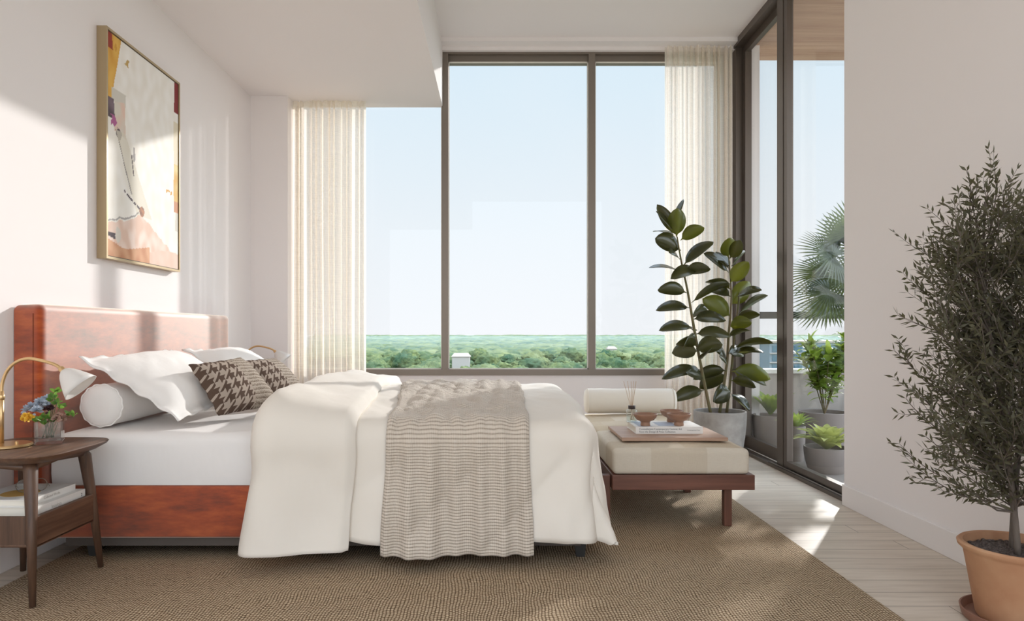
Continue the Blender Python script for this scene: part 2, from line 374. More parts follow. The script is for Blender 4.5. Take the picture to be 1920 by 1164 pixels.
# ---------------------------------------------------------------- mesh helpers
def wloc(o):
    v = Vector((0, 0, 0))
    while o is not None: v += o.location; o = o.parent
    return v
class MB:
    def __init__(s): s.v = []; s.f = []; s.uv = None; s.col = None
    def add(s, vs, fs):
        o = len(s.v); s.v += [Vector(v) for v in vs]; s.f += [tuple(i+o for i in f) for f in fs]; return s
    def box(s, x0, x1, y0, y1, z0, z1):
        vs = [(x, y, z) for z in (z0, z1) for y in (y0, y1) for x in (x0, x1)]
        return s.add(vs, [(0, 2, 3, 1), (4, 5, 7, 6), (0, 1, 5, 4), (2, 6, 7, 3), (0, 4, 6, 2), (1, 3, 7, 5)])
    def rbox(s, x0, x1, y0, y1, z0, z1, r=.01, seg=3):
        bm = bmesh.new(); bmesh.ops.create_cube(bm, size=1)
        for v in bm.verts:
            v.co = Vector(((x0+x1)/2+v.co.x*(x1-x0), (y0+y1)/2+v.co.y*(y1-y0), (z0+z1)/2+v.co.z*(z1-z0)))
        bmesh.ops.bevel(bm, geom=bm.edges[:], offset=r, segments=seg, profile=.5, affect='EDGES')
        s.bm(bm); return s
    def bm(s, bm):
        bm.verts.ensure_lookup_table(); bm.verts.index_update()
        s.add([v.co.copy() for v in bm.verts], [tuple(v.index for v in f.verts) for f in bm.faces]); bm.free(); return s
    def tube(s, pts, rad, n=10, cap=True):
        pts = [Vector(p) for p in pts]
        if not isinstance(rad, (list, tuple)): rad = [rad]*len(pts)
        t0 = (pts[1]-pts[0]).normalized()
        up = Vector((0, 0, 1)) if abs(t0.z) < .9 else Vector((1, 0, 0))
        nrm = t0.cross(up).normalized(); rings = []
        vs = []
        for i, p in enumerate(pts):
            t = (pts[min(i+1, len(pts)-1)]-pts[max(i-1, 0)]).normalized()
            nrm = (nrm-t*nrm.dot(t)).normalized(); b = t.cross(nrm)
            for j in range(n):
                a = 2*math.pi*j/n; vs.append(p+(nrm*math.cos(a)+b*math.sin(a))*rad[i])
        fs = []
        for i in range(len(pts)-1):
            for j in range(n):
                a = i*n+j; b2 = i*n+(j+1) % n
                fs.append((a, b2, b2+n, a+n))
        if cap:
            fs.append(tuple(range(n-1, -1, -1))); fs.append(tuple(range((len(pts)-1)*n, len(pts)*n)))
        return s.add(vs, fs)
    def lathe(s, prof, c, n=40, axis=(0, 0, 1), closed=False, sq=1.0):
        ax = Vector(axis).normalized(); q = Vector((0, 0, 1)).rotation_difference(ax); c = Vector(c)
        vs = []
        for (r, z) in prof:
            for j in range(n):
                a = 2*math.pi*j/n; vs.append(c+q @ Vector((r*math.cos(a), r*math.sin(a)*sq, z)))
        fs = []
        for i in range(len(prof)-1):
            for j in range(n):
                a = i*n+j; b = i*n+(j+1) % n; fs.append((a, b, b+n, a+n))
        if prof[0][0] > 1e-5: fs.append(tuple(range(n-1, -1, -1)))
        if prof[-1][0] > 1e-5: fs.append(tuple(range((len(prof)-1)*n, len(prof)*n)))
        return s.add(vs, fs)
    def grid(s, fn, nu, nv, uvf=None):
        vs = [fn(i/nu, j/nv) for j in range(nv+1) for i in range(nu+1)]
        fs = [(j*(nu+1)+i, j*(nu+1)+i+1, (j+1)*(nu+1)+i+1, (j+1)*(nu+1)+i) for j in range(nv) for i in range(nu)]
        if uvf:
            if s.uv is None: s.uv = []
            s.uv += [uvf(i/nu, j/nv) for j in range(nv+1) for i in range(nu+1)]
        return s.add(vs, fs)
    def build(s, name, mat, parent=None, smooth=False, loc=None, solid=None, sub=0, weld=False):
        me = bpy.data.meshes.new(name)
        L = wloc(parent) if parent else (Vector(loc) if loc is not None else Vector((0, 0, 0)))
        me.from_pydata([v-L for v in s.v], [], s.f)
        if s.uv:
            ul = me.uv_layers.new(name='UVMap')
            for lp in me.loops: ul.data[lp.index].uv = s.uv[lp.vertex_index]
        if s.col:
            ca = me.color_attributes.new('paint', 'FLOAT_COLOR', 'POINT')
            for i, c in enumerate(s.col): ca.data[i].color = c
        bm = bmesh.new(); bm.from_mesh(me)
        bmesh.ops.remove_doubles(bm, verts=bm.verts, dist=1e-6)
        if not s.uv: bmesh.ops.recalc_face_normals(bm, faces=bm.faces)
        bm.to_mesh(me); bm.free()
        me.materials.append(mat)
        if smooth:
            for p in me.polygons: p.use_smooth = True
        o = bpy.data.objects.new(name, me); COL.objects.link(o)
        if parent: o.parent = parent
        else: o.location = L
        if solid:
            md = o.modifiers.new('thickness', 'SOLIDIFY'); md.thickness = abs(solid); md.offset = 1 if solid > 0 else -1
        if sub:
            md = o.modifiers.new('sub', 'SUBSURF'); md.levels = sub; md.render_levels = sub
        if smooth == 'auto':
            try: me.set_sharp_from_angle(angle=math.radians(40))
            except Exception: pass
        return o
def tag(o, label, cat, group=None, kind=None):
    o['label'] = label; o['category'] = cat
    if group: o['group'] = group
    if kind: o['kind'] = kind
    return o
def thing(name, loc, label, cat, group=None):
    o = bpy.data.objects.new(name, None); COL.objects.link(o); o.location = loc; o.empty_display_size = .1
    return tag(o, label, cat, group)
def struct(o, label=None):
    o['kind'] = 'structure'
    return o
def sbox(name, b, mat, parent=None, r=0):
    mb = MB()
    if r: mb.rbox(*b, r=r)
    else: mb.box(*b)
    o = mb.build(name, mat, parent)
    if not parent: struct(o)
    return o
def copy_tree(o, parent=None):
    c = o.copy(); COL.objects.link(c); c.parent = parent
    for ch in list(o.children): copy_tree(ch, c)
    return c
def text(name, s, size, mat, parent, origin, xdir, ydir, ext=.0004, squeeze=None):
    cu = bpy.data.curves.new(name, 'FONT'); cu.body = s; cu.size = size; cu.extrude = ext
    to = bpy.data.objects.new(name+'_tmp', cu)
    me = bpy.data.meshes.new_from_object(to)
    bpy.data.objects.remove(to); bpy.data.curves.remove(cu)
    X = Vector(xdir).normalized(); Yv = Vector(ydir).normalized(); Z = X.cross(Yv)
    if squeeze:
        w = max(v.co.x for v in me.vertices); 
        for v in me.vertices: v.co.x *= squeeze/w
    rot = Matrix((X, Yv, Z)).transposed()
    L = wloc(parent)
    for v in me.vertices: v.co = Vector(origin)+rot @ v.co-L
    me.materials.append(mat)
    o = bpy.data.objects.new(name, me); COL.objects.link(o); o.parent = parent
    return o
def sm(a, b, x):
    t = max(0, min(1, (x-a)/(b-a))); return t*t*(3-2*t)
def nz(x, y, z=0): return noise.noise(Vector((x, y, z)))

# ---------------------------------------------------------------- room shell
XL, XR, XD, YB, H, SZ = -1.97, 1.92, 1.98, 5.72, 3.36, 2.845
Y0 = -1.0
WB, WT = .60, 3.30    # window opening
struct(MB().box(-2.2, 2.12, Y0, 5.92, -.1, 0).build('floor', M['floor']))
sbox('ceiling', (-2.2, 2.12, Y0, 5.92, H, H+.15), M['ceil'])
sbox('wall_left', (-2.15, XL, Y0, 5.92, 0, H), M['wall'])
w = MB().box(XL, 2.2, YB, 5.92, 0, WB); w.box(-1.97, -1.70, YB, 5.92, WB, H); w.box(1.90, 2.2, YB, 5.92, WB, H); w.box(-1.7, 1.9, YB, 5.92, WT, H)
struct(w.build('wall_back', M['wall']))
sbox('wall_right', (XR, 2.12, Y0, 3.775, 0, H), M['wall'])
sbox('trim_1', (XL, -1.675, 5.46, YB, 0, SZ), M['wall'])          # pier beside the window
sbox('trim_2', (XL, -.456, Y0, YB+.02, SZ, H), M['ceil'])            # dropped ceiling over the bed
t3 = MB().box(-.456, 1.97, 5.56, YB, H-.035, H); t3.box(-.456, 1.97, 5.66, YB, H-.065, H-.035)
struct(t3.build('trim_3', M['ceil']))
sbox('baseboard_right', (XR-.014, XR, Y0, 3.775, 0, .115), M['base'], r=.003)
sbox('baseboard_left', (XL, XL+.014, Y0, 5.46, 0, .115), M['base'], r=.003)
sbox('baseboard_back', (-1.67, 1.94, YB-.014, YB, 0, .115), M['base'], r=.003)

# window
win = MB()
wf = [(-1.70, 1.90, WB-.005, WB+.045), (-1.70, 1.90, WT-.07, WT)]
win.box(-1.70, 1.90, 5.70, 5.82, WB-.004, WB+.046); win.box(-1.70, 1.90, 5.70, 5.82, WT-.02, WT)
win.box(-1.70, 1.90, 5.74, 5.82, WT-.075, WT-.02)
for x0, x1 in ((-.462, -.408), (.765, .82)): win.box(x0, x1, 5.70, 5.82, WB+.046, WT-.02)
win.box(-1.70, -1.65, 5.70, 5.82, WB+.046, WT-.02); win.box(1.85, 1.90, 5.70, 5.82, WB+.046, WT-.02)
wo = struct(win.build('window_1', M['frame']))
for i, (x0, x1) in enumerate(((-1.65, -.462), (-.408, .765), (.82, 1.85))):
    g = MB(); z0, z1 = WB+.046, WT-.075
    g.box(x0, x0+.008, 5.728, 5.742, z0, z1); g.box(x1-.008, x1, 5.728, 5.742, z0, z1); g.box(x0, x1, 5.728, 5.742, z0, z0+.008); g.box(x0, x1, 5.728, 5.742, z1-.008, z1)
    g.build('glazing_bead', M['gasket'], wo)
    MB().box(x0, x1, 5.765, 5.771, z0, z1).build('pane', M['glass'], wo)

# balcony door wall (X = 1.98)
d = MB()
d.box(XD-.02, 2.1, 3.775, 5.72, H-.055, H)                       # head
d.box(XD-.01, 2.1, 5.63, 5.72, 0, H-.055)                         # corner jamb
d.box(XD-.01, 2.1, 3.775, 3.84, 0, H-.055)
d.box(XD-.035, XD+.03, 3.775, 5.70, 0, .022)                       # sill
door = struct(d.build('door_1', M['dframe']))
fx = MB(); fx.box(XD+.045, XD+.085, 4.86, 5.63, .022, .115); fx.box(XD+.045, XD+.085, 4.86, 5.63, H-.115, H-.055)
fx.box(XD+.045, XD+.085, 4.80, 4.87, .022, H-.055); fx.box(XD+.045, XD+.085, 5.57, 5.63, .115, H-.115)
f1 = fx.build('fixed_panel', M['dframe'], door)
MB().box(XD+.062, XD+.068, 4.87, 5.57, .115, H-.115).build('pane', M['glass'], f1)
sx = MB(); sx.box(XD-.008, XD+.035, 3.84, 4.70, .03, .075); sx.box(XD-.008, XD+.035, 3.84, 4.70, H-.10, H-.056)
sx.box(XD-.008, XD+.035, 4.62, 4.86, .075, H-.10) if False else None
sx.box(XD-.008, XD+.035, 4.645, 4.70, .075, H-.10); sx.box(XD-.008, XD+.035, 3.84, 3.86, .075, H-.10)
f2 = sx.build('sliding_panel', M['dframe'], door)
MB().box(XD+.01, XD+.016, 3.86, 4.645, .075, H-.10).build('pane', M['glass'], f2)
MB().box(XD-.012, XD+.06, 4.702, 4.80, .022, H-.055).build('mullion', M['dframe'], door)
tk = MB(); tk.box(XD-.034, XD-.010, 3.776, 4.9, .0222, .026); tk.box(XD+.0, XD+.012, 3.78, 4.6, .0222, .034)
tk.build('floor_track', M['track'], door)
MB().box(XD-.028, XD-.022, 3.776, 4.88, .026, .032).build('track_strip', M['silver'], door)

# balcony
struct(sbox('balcony_floor', (2.12, 4.2, 2.8, 6.08, -.12, -.005), M['deck']))
struct(sbox('balcony_parapet', (2.2, 4.2, 5.93, 6.05, -.005, .60), M['parapet']))
struct(sbox('balcony_ledge', (2.2, 4.2, 5.90, 6.08, .60, .635), M['ledge']))
so = MB(); so.box(2.12, 4.2, 2.8, 6.04, H, H+.05)
struct(so.build('balcony_ceiling', M['soffitwood']))
rl = thing('balcony_railing', (3.2, 5.99, .635), 'dark metal balcony rail with clear glass guard beyond the door', 'railing')
MB().rbox(2.2, 4.2, 5.965, 6.015, 1.075, 1.135, r=.006).build('top_rail', M['rail'], rl)
for x in (2.24, 3.2, 4.16): MB().box(x-.02, x+.02, 5.975, 6.005, .635, 1.075).build('post', M['rail'], rl)
for x0, x1 in ((2.27, 3.17), (3.23, 4.13)): MB().box(x0, x1, 5.987, 5.995, .66, 1.07).build('glass_guard', M['glass'], rl)

# ---------------------------------------------------------------- curtains
def curtain(name, x0, x1, y, z0, z1, n, label, seed, amp=.035):
    rr = random.Random(seed); ph = [rr.uniform(0, 6.28) for _ in range(6)]
    def fn(u, v):
        x = x0+(x1-x0)*u
        uu = u+.012*math.sin(5*u*6.28+ph[0])
        a = amp*(.75+.5*nz(u*6+seed, v*.6))*(.55+.45*sm(1.0, .85, v)) if False else amp*(.8+.5*nz(u*6+seed, v*.5))
        yy = y+a*math.sin(uu*n*2*math.pi+ph[1]+.5*nz(u*3, v*1.2, seed))+.006*math.sin(uu*n*5*math.pi+ph[2])
        x += .35*a*math.cos(uu*n*2*math.pi+ph[3])+.012*nz(u*4, v*2, seed)*(1-v)
        return Vector((x, yy, z0+(z1-z0)*v))
    mb = MB(); mb.grid(fn, n*14, 40, lambda u, v: (u*(x1-x0)*2.2, v*(z1-z0)))
    o = mb.build(name, M['curtain'], None, True, loc=((x0+x1)/2, y, z0))
    return tag(o, label, 'curtain')
curtain('curtain', -1.71, -1.07, 5.59, .02, SZ-.004, 13, 'sheer cream linen curtain hanging left of the window, beyond the bed head', 3)
curtain('curtain', 1.37, 1.925, 5.58, .02, 3.292, 12, 'sheer cream full-height curtain hanging right of the window behind the rubber plant', 8, .032)

# ---------------------------------------------------------------- rug
rg = MB(); rg.rbox(-1.83, 1.332, .6, 4.13, 0.0, .014, r=.004, seg=2)
ro = rg.build('rug', M['rug'], None, True, loc=(0, 2.2, 0)); tag(ro, 'large brown woven jute rug under the bed and bench', 'rug')
RZ = .014

# ---------------------------------------------------------------- bed
BN, BF = 2.83, 4.75
bed = thing('bed', (-.75, 3.79, RZ), 'double bed with tall rust velvet headboard and rust side rails', 'bed')
hb = MB()
bm = bmesh.new(); bmesh.ops.create_cube(bm, size=1)
hx0, hx1, hy0, hy1, hz0, hz1 = -1.967, -1.855, 2.78, 4.735, .10, 1.07
for v in bm.verts: v.co = Vector(((hx0+hx1)/2+v.co.x*(hx1-hx0), (hy0+hy1)/2+v.co.y*(hy1-hy0), (hz0+hz1)/2+v.co.z*(hz1-hz0)))
ed = [e for e in bm.edges if all(v.co.x > -1.9 for v in e.verts) or (all(v.co.z > .9 for v in e.verts) )]
bmesh.ops.bevel(bm, geom=ed, offset=.034, segments=8, profile=.55, affect='EDGES')
hb.bm(bm); ho = hb.build('headboard', M['velvet'], bed, 'auto')
pp = []
ins = .03
for (y, z) in [(hy0+.004, .3), (hy0+.004, 1.0), (hy0+.012, 1.035), (hy0+.04, hz1-.003)] + [(hy0+.04+(hy1-hy0-.08)*i/20, hz1-.004+.002*math.sin(i*2.1)) for i in range(1, 21)] + [(hy1-.012, 1.035), (hy1-.004, 1.0), (hy1-.004, .3)]:
    pp.append((hx1-.036, y, z))
MB().tube(pp[2:-2], .0032, 6).build('piping', M['piping'], ho, True)
MB().tube([(hx1-.034, hy0-.001, .3), (hx1-.034, hy0-.001, 1.03)], .0016, 6).build('side_seam', M['rustseam'], ho, True)
pp2 = [(x-.018, y, z) for x, y, z in pp[3:-3]]
MB().tube(pp2, .0025, 6).build('piping', M['piping'], ho, True)
sr = MB().rbox(-1.85, .385, BN, BN+.05, .098, .318, r=.012); sr.build('side_rail', M['velvet'], bed, 'auto')
MB().rbox(-1.85, .385, BF-.05, BF, .098, .318, r=.012).build('side_rail', M['velvet'], bed, 'auto')
MB().rbox(.34, .385, BN+.051, BF-.051, .098, .318, r=.012).build('foot_rail', M['velvet'], bed, 'auto')
MB().box(-1.8, .35, BN+.02, BF-.03, .062, .096).build('plinth', M['plinth'], bed)
MB().box(-1.85, .335, BN+.055, BF-.055, .2, .312).build('slat_base', M['black'], bed)
for (x, y) in ((.345, BN+.02), (.345, BF-.06), (-1.7, BN+.03), (-1.7, BF-.07)):
    lg = MB(); lg.add([(x-.028, y, .1), (x+.03, y, .1), (x+.03, y+.05, .1), (x-.028, y+.05, .1), (x-.012, y+.005, RZ), (x+.022, y+.005, RZ), (x+.022, y+.04, RZ), (x-.012, y+.04, RZ)],
           [(0, 1, 2, 3), (7, 6, 5, 4), (0, 4, 5, 1), (1, 5, 6, 2), (2, 6, 7, 3), (3, 7, 4, 0)])
    lg.build('leg', M['black'], bed)
# mattress in a fitted sheet
def mattress():
    x0, x1, y0, y1, z0, z1 = -1.845, .345, BN+.002, BF-.004, .3186, .535
    bm = bmesh.new(); bmesh.ops.create_grid(bm, x_segments=90, y_segments=70, size=.5)
    # build by wrapping superellipse box
    bm.free()
    mb = MB(); nu, nv = 90, 46
    prof = []
    r = .055
    pts = [(y0, z0), (y0-.004, z0+.05), (y0-.004, z0+.11), (y0, z1-r)]
    for i in range(1, 8):
        a = math.pi/2*i/8; pts.append((y0+r-r*math.cos(a), z1-r+r*math.sin(a)))
    n = 18
    for i in range(n+1): pts.append((y0+r+(y1-y0-2*r)*i/n, z1))
    for i in range(1, 8):
        a = math.pi/2*(1-i/8); pts.append((y1-r+r*math.cos(a), z1-r+r*math.sin(a)))
    pts += [(y1, z1-r), (y1, z0)]
    m = len(pts)-1
    def fn(u, v):
        x = x0+(x1-x0)*u; i = min(int(round(v*m)), m); y, z = pts[i]
        e = min(1, min(u, 1-u)/.02); z2 = z-(1-math.sqrt(max(0, 1-(1-e)**2)))*.04*(z > .45)
        if i < 10:   # diagonal pulls on the near side
            y -= .006*abs(nz((x*.9+z*1.9)*4.5, 3.3))*sm(z0, z0+.06, z)+.004*max(0, nz((x*.5-z*1.6)*9, 7))
        else: z2 += .005*nz(x*5, y*3, 2)
        return Vector((x, y, z2))
    mb.grid(fn, nu, m)
    # end caps
    base = len(mb.v)
    mb.f.append(tuple(j*(nu+1) for j in range(m+1))[::-1]); mb.f.append(tuple(j*(nu+1)+nu for j in range(m+1)))
    mb.f.append((0, nu, m*(nu+1)+nu, m*(nu+1)))
    o = mb.build('mattress', M['sheet'], None, 'auto', loc=(-.75, 3.79, .316))
    return tag(o, 'thick mattress in a smooth white fitted sheet on the rust bed base', 'mattress')
mattress()

# duvet ------------------------------------------------------------
ZT = .572; YN, YF = 2.775, 4.78; RR = .07
def profile(t, off=0, hn=.46, hf=.3):
    """t: arc-length coordinate across bed; 0 = start of the near edge bend; negative = hanging. returns y,z,depth below bend"""
    A = math.pi/2*RR; top = YF-YN-2*RR
    if t < 0:
        return (YN-off-.05*sm(0, .5, -t), ZT-RR+t, -t, 0, (0, -1, 0))
    if t < A:
        a = t/RR; return (YN+RR-(RR+off)*math.cos(a), ZT-RR+(RR+off)*math.sin(a), 0, 0, (0, -math.cos(a), math.sin(a)))
    if t < A+top:
        q = (t-A)/top; return (YN+RR+(t-A), ZT+off+.045*math.sin(math.pi*q)**.8, 0, 1, (0, 0, 1))
    if t < 2*A+top:
        a = (t-A-top)/RR; return (YF-RR+(RR+off)*math.sin(a), ZT-RR+(RR+off)*math.cos(a), 0, 0, (0, math.sin(a), math.cos(a)))
    dd = t-2*A-top; return (YF+off, ZT-RR-dd, dd, 0, (0, 1, 0))
TA = math.pi/2*RR; TTOT = 2*TA+(YF-YN-2*RR)
def disp(x, t):
    h = sm(0, -.35, t)
    d0 = .012*nz(x*3.1, t*2.2, 1)+.007*nz(x*8, t*4, 5)
    if t < 0: d0 += h*(.020*math.sin(x*10+1.6*nz(x*2, t*2, 9)+t*2.5)+.014*nz(x*8, t*2, 4))+.008*nz(x*7+t*7, t*2-x*2, 6)-.016*(1-abs(nz(x*3-t*2.4, t*1.2, 12))*3.2 if abs(nz(x*3-t*2.4, t*1.2, 12)) < .31 else 0)**2*sm(0,-.12,t)+.012*nz(x*4, t*5, 17)*h
    else: d0 += .006*nz(x*14+t*9, t*3, 8)*sm(0, .1, t)
    return d0+.012
XF = .395; RF = .07; S1 = XF-RF
def cover(xx, t, off, hemlim=0):
    """wrap a flat cloth point (xx along the bed, t across it) over the mattress edges with a rounded corner"""
    a1 = max(0, TA-t); a2 = max(0, xx-S1)
    if a1 <= 0 and a2 <= 0 or t > TA+.3 and a2 <= 0:
        y, z, dep, tp, n = profile(t, off); return xx, y, z
    if a1 <= 0: phi, r = 0, a2
    elif a2 <= 0: phi, r = math.pi/2, a1
    else: phi = math.pi/2*(1-(a2/(a1+a2))**.72); r = (a1**9+a2**9)**(1/9)
    if r < math.pi/2*RR: a = r/RR; hor = (RR+off)*math.sin(a); dz = RR-(RR+off)*math.cos(a)
    else: q = r-math.pi/2*RR; hor = RR+off+.05*sm(0, .5, q)+.034*math.sin(2*phi)*sm(0, .5, q); dz = RR+q
    x = min(xx, S1)+math.cos(phi)*hor
    yb, zb = profile(max(t, TA), 0)[:2]
    y = yb-math.sin(phi)*hor
    return x, y, zb-dz
def duvet():
    mb = MB()
    L = S1-(-.96)+TA
    def fn(u, v):
        xs = -.96+u*(L+.40)
        hem = .392+.022*nz(xs*2.2, 4)-.012*math.sin(xs*6)
        t = -hem+v*(TTOT+hem+.10)
        d = disp(xs, t)+.010*max(0, xs-S1)*math.sin(t*14)*10*.3
        x, y, z = cover(xs, t, d)
        return Vector((x, y, max(z, .10)))
    mb.grid(fn, 110, 120)
    o = mb.build('duvet', M['duvet'], None, True, loc=(-.3, 3.78, .55), solid=-.012)
    tag(o, 'plump ivory linen duvet spread over the foot half of the bed', 'duvet')
    # folded-back head edge: a closed flattened loop swept over the bed
    fb = MB(); nr = 28
    def fold(u, v):
        hem = .408+.012*math.sin(v*9); t = -hem+v*(TTOT+hem+.22) if False else None
        return None
    nv = 110
    vs = []
    for j in range(nv+1):
        v = j/nv; hem = .425; t = -hem+v*(TTOT+hem+.22)
        topq = sm(0, TTOT*.8, t)
        xh = -.985+.03*sm(-.1, -.42, t)*-1+.012*nz(t*3, 2)         # head side of the roll
        xs = -.565-.03*sm(0, -.42, t)-.10*topq+.015*nz(t*4, 6)      # seam side
        for i in range(nr):
            a = 2*math.pi*i/nr
            cu = (1-math.cos(a))/2     # 0 head ..1 seam
            x = xh+(xs-xh)*cu
            th = .042*math.sqrt(max(0, 1-(1-min(1, cu/.16))**2))*(1-.45*sm(.2, 1, cu)) if cu < .16 else .042*(1-.45*sm(.2, 1, cu))
            th *= (1-sm(.93, 1, cu)*.9)
            th *= 1+.35*nz(x*5, t*3, 2)
            top = math.sin(a) >= 0
            bd = disp(x, t)
            hs = sm(0, -.35, t)
            pw = .010*math.sin(x*9+t*2+.5)*hs
            off = bd+(.012+2*th*.85+pw+.01 if top else .004)
            if i == 0: off = bd+.012+th
            y, z, dep, tp, n = profile(t, off)
            if j == 0: z += .012 if top else 0
            vs.append(Vector((x, y, max(z, .085))))
    fs = []
    for j in range(nv):
        for i in range(nr):
            a = j*nr+i; b = j*nr+(i+1) % nr; fs.append((a, b, b+nr, a+nr))
    fs.append(tuple(range(nr-1, -1, -1))); fs.append(tuple(range(nv*nr, (nv+1)*nr)))
    fb.add(vs, fs); fb.build('folded_edge', M['duvet'], o, True)
    return o
duvet()

def throw():
    mb = MB(); hem = .432
    NU, NV = 150, 190
    def ff(x, t):
        h = sm(.12, -.1, t)
        xx = x
        fold = .5+.5*math.sin(xx*66+1.5*nz(xx*3, 1)+.5*math.sin(t*3))
        fold2 = .5+.5*math.sin(xx*23+2)
        top = .022*abs(nz(x*9+t*3, t*7, 11))+.014*abs(nz(x*22, t*16, 3))
        return h*(.021*fold**1.5+.020*fold2)+(1-h)*(top+.006*fold)
    def fn(u, v):
        t = -hem+v*(TTOT+hem+.12)
        q = sm(0, TTOT, t)
        xl = -.445-.02*sm(0, -.4, t)-.16*q; xr = .128+.012*sm(0, -.4, t)+.01*q
        x = xl+(xr-xl)*u
        x += .006*math.sin(x*52)*sm(0, -.3, t)
        dz = disp(x, t)
        if t > 0: x += .012*nz(x*12, t*9, 21)*sm(0, .2, t)
        e = sm(0, .03, u)*sm(1, .97, u)
        off = dz+.016+ff(x, t)*(.25+.75*e)
        y, z, dep, tp, n = profile(t, off)
        return Vector((x, y, z))
    def uvf(u, v): return (u*.72, v*(TTOT+hem+.12))
    mb.grid(fn, NU, NV, uvf)
    o = mb.build('throw_blanket', M['throw'], None, True, loc=(-.16, 3.7, .6), solid=.004)
    tag(o, 'taupe ribbed knitted throw draped across the ivory duvet', 'blanket')
throw()

# pillows -----------------------------------------------------------
def pillow(name, A, B, C, D, T, flange, mat, label, cat, group=None, n=34, sag=.0, uvw=None):
    """A top-near, B bottom-near, C bottom-far, D top-far. normal = up/out."""
    A, B, C, D = map(Vector, (A, B, C, D))
    nrm = ((B-A).cross(D-A)).normalized()
    if nrm.z < 0: nrm = -nrm
    W = ((C-B).length+(D-A).length)/2; Hh = ((B-A).length+(C-D).length)/2
    mb = MB(); seed = sum(A)*3.7
    def pt(u, v, side):
        cu, cv = 2*u-1, 2*v-1
        # pinch edge middles
        pu = cu*(1-.05*(1-cv*cv)) if True else cu; pv = cv*(1-.06*(1-cu*cu))
        uu, vv = (pu+1)/2, (pv+1)/2
        p = (A*(1-uu)+D*uu)*(1-vv)+(B*(1-uu)+C*uu)*vv
        fu, fv = flange/W*2, flange/Hh*2
        a = min(1, abs(cu)/(1-fu)); b = min(1, abs(cv)/(1-fv))
        h = ((1-a**2.6)*(1-b**2.6))**.62
        h = h*T/2*(1+.10*nz(u*3, v*3, seed))*(1 if side > 0 else .42)+.003
        wr = .004*nz(u*11+v*4, v*9, seed+side)*min(1, h*20)
        ripple = .006*math.sin((u*9+v*7)*4+seed)*(1 if max(a, b) >= 1 else .15) if flange else .003*math.sin(u*30+v*26)*(max(a, b) > .93)
        return p+nrm*(side*h+wr+ripple)
    UW, UH = uvw or (W, Hh)
    mb.grid(lambda u, v: pt(u, v, 1), n, n, lambda u, v: (u*UW, v*UH))
    mb.grid(lambda u, v: pt(1-u, v, -1), n, n, lambda u, v: ((1-u)*UW, v*UH))
    # border strip
    def strip(fu, fv):
        pass
    o0 = 0; k = (n+1)*(n+1)
    for i in range(n):
        for (row) in (0, n):
            a, b = row*(n+1)+i, row*(n+1)+i+1
            c, d_ = k+row*(n+1)+(n-i), k+row*(n+1)+(n-i-1)
            mb.f.append((a, b, d_, c) if row == n else (b, a, c, d_))
        for col in (0, n):
            a, b = i*(n+1)+col, (i+1)*(n+1)+col
            c, d_ = k+i*(n+1)+(n-col), k+(i+1)*(n+1)+(n-col)
            mb.f.append((a, b, d_, c) if col == 0 else (b, a, c, d_))
    o = mb.build(name, mat, None, True, loc=(A+B+C+D)/4)
    return tag(o, label, cat, group)
pillow('pillow', (-1.78, 2.90, .845), (-1.335, 2.86, .585), (-1.31, 3.62, .60), (-1.755, 3.68, .86), .20, .035, M['pillow'],
       'big white flanged pillow leaning over the bolster, nearest the brass lamp', 'pillow', 'white pillows at the bed head')
pillow('pillow', (-1.78, 3.86, .86), (-1.34, 3.84, .59), (-1.33, 4.56, .59), (-1.76, 4.58, .845), .19, .035, M['pillow'],
       'big white flanged pillow behind the patterned cushions, farther side of the bed', 'pillow', 'white pillows at the bed head')
pillow('cushion', (-1.41, 3.12, .805), (-1.26, 3.09, .575), (-1.10, 3.49, .575), (-1.325, 3.53, .825), .15, 0, M['hounds'],
       'brown houndstooth and tweed cushion, nearer of the pair on the bed', 'cushion', 'houndstooth cushions', uvw=(.42, .30))
pillow('cushion', (-1.40, 3.66, .80), (-1.235, 3.64, .565), (-1.10, 4.03, .565), (-1.33, 4.07, .80), .14, 0, M['hounds'],
       'brown houndstooth and tweed cushion, half hidden behind its nearer twin', 'cushion', 'houndstooth cushions', uvw=(.42, .30))
# bolster
def bolster(name, a, b, r, mat, label, gather=0):
    a, b = Vector(a), Vector(b); L = (b-a).length; ax = (b-a).normalized()
    prof = [(1e-6, -.006), (r*.5, -.008), (r*.88, -.002), (r*.975, .012), (r, .022), (r*1.015, .04)] + [(r*(1.0+.02*math.sin(i*1.3)), .06+(L-.12)*i/12) for i in range(13)] + [(r*1.01, L-.04), (r*.97, L-.012), (r*.88, L+.002), (r*.5, L+.008), (1e-6, L+.006)]
    mb = MB(); mb.lathe(prof, a, 48, ax)
    o = mb.build(name, mat, None, True, loc=(a+b)/2); tag(o, label, 'bolster')
    for e in (a+ax*.014, b-ax*.014):
        q = Vector((0, 0, 1)).rotation_difference(ax); pts = []
        for j in range(97):
            t = 2*math.pi*j/96; rr = r*.985+gather*(.5+.5*math.sin(t*13+math.sin(t*3)))
            pts.append(e+q @ Vector((rr*math.cos(t), rr*math.sin(t), 0)))
        MB().tube(pts, .0035, 6, False).build('piping', mat, o, True)
    return o
bolster('bolster', (-1.705, 2.93, .537+.1), (-1.705, 4.55, .537+.1), .09, M['pillow'], 'long white round bolster lying against the rust headboard', .004)

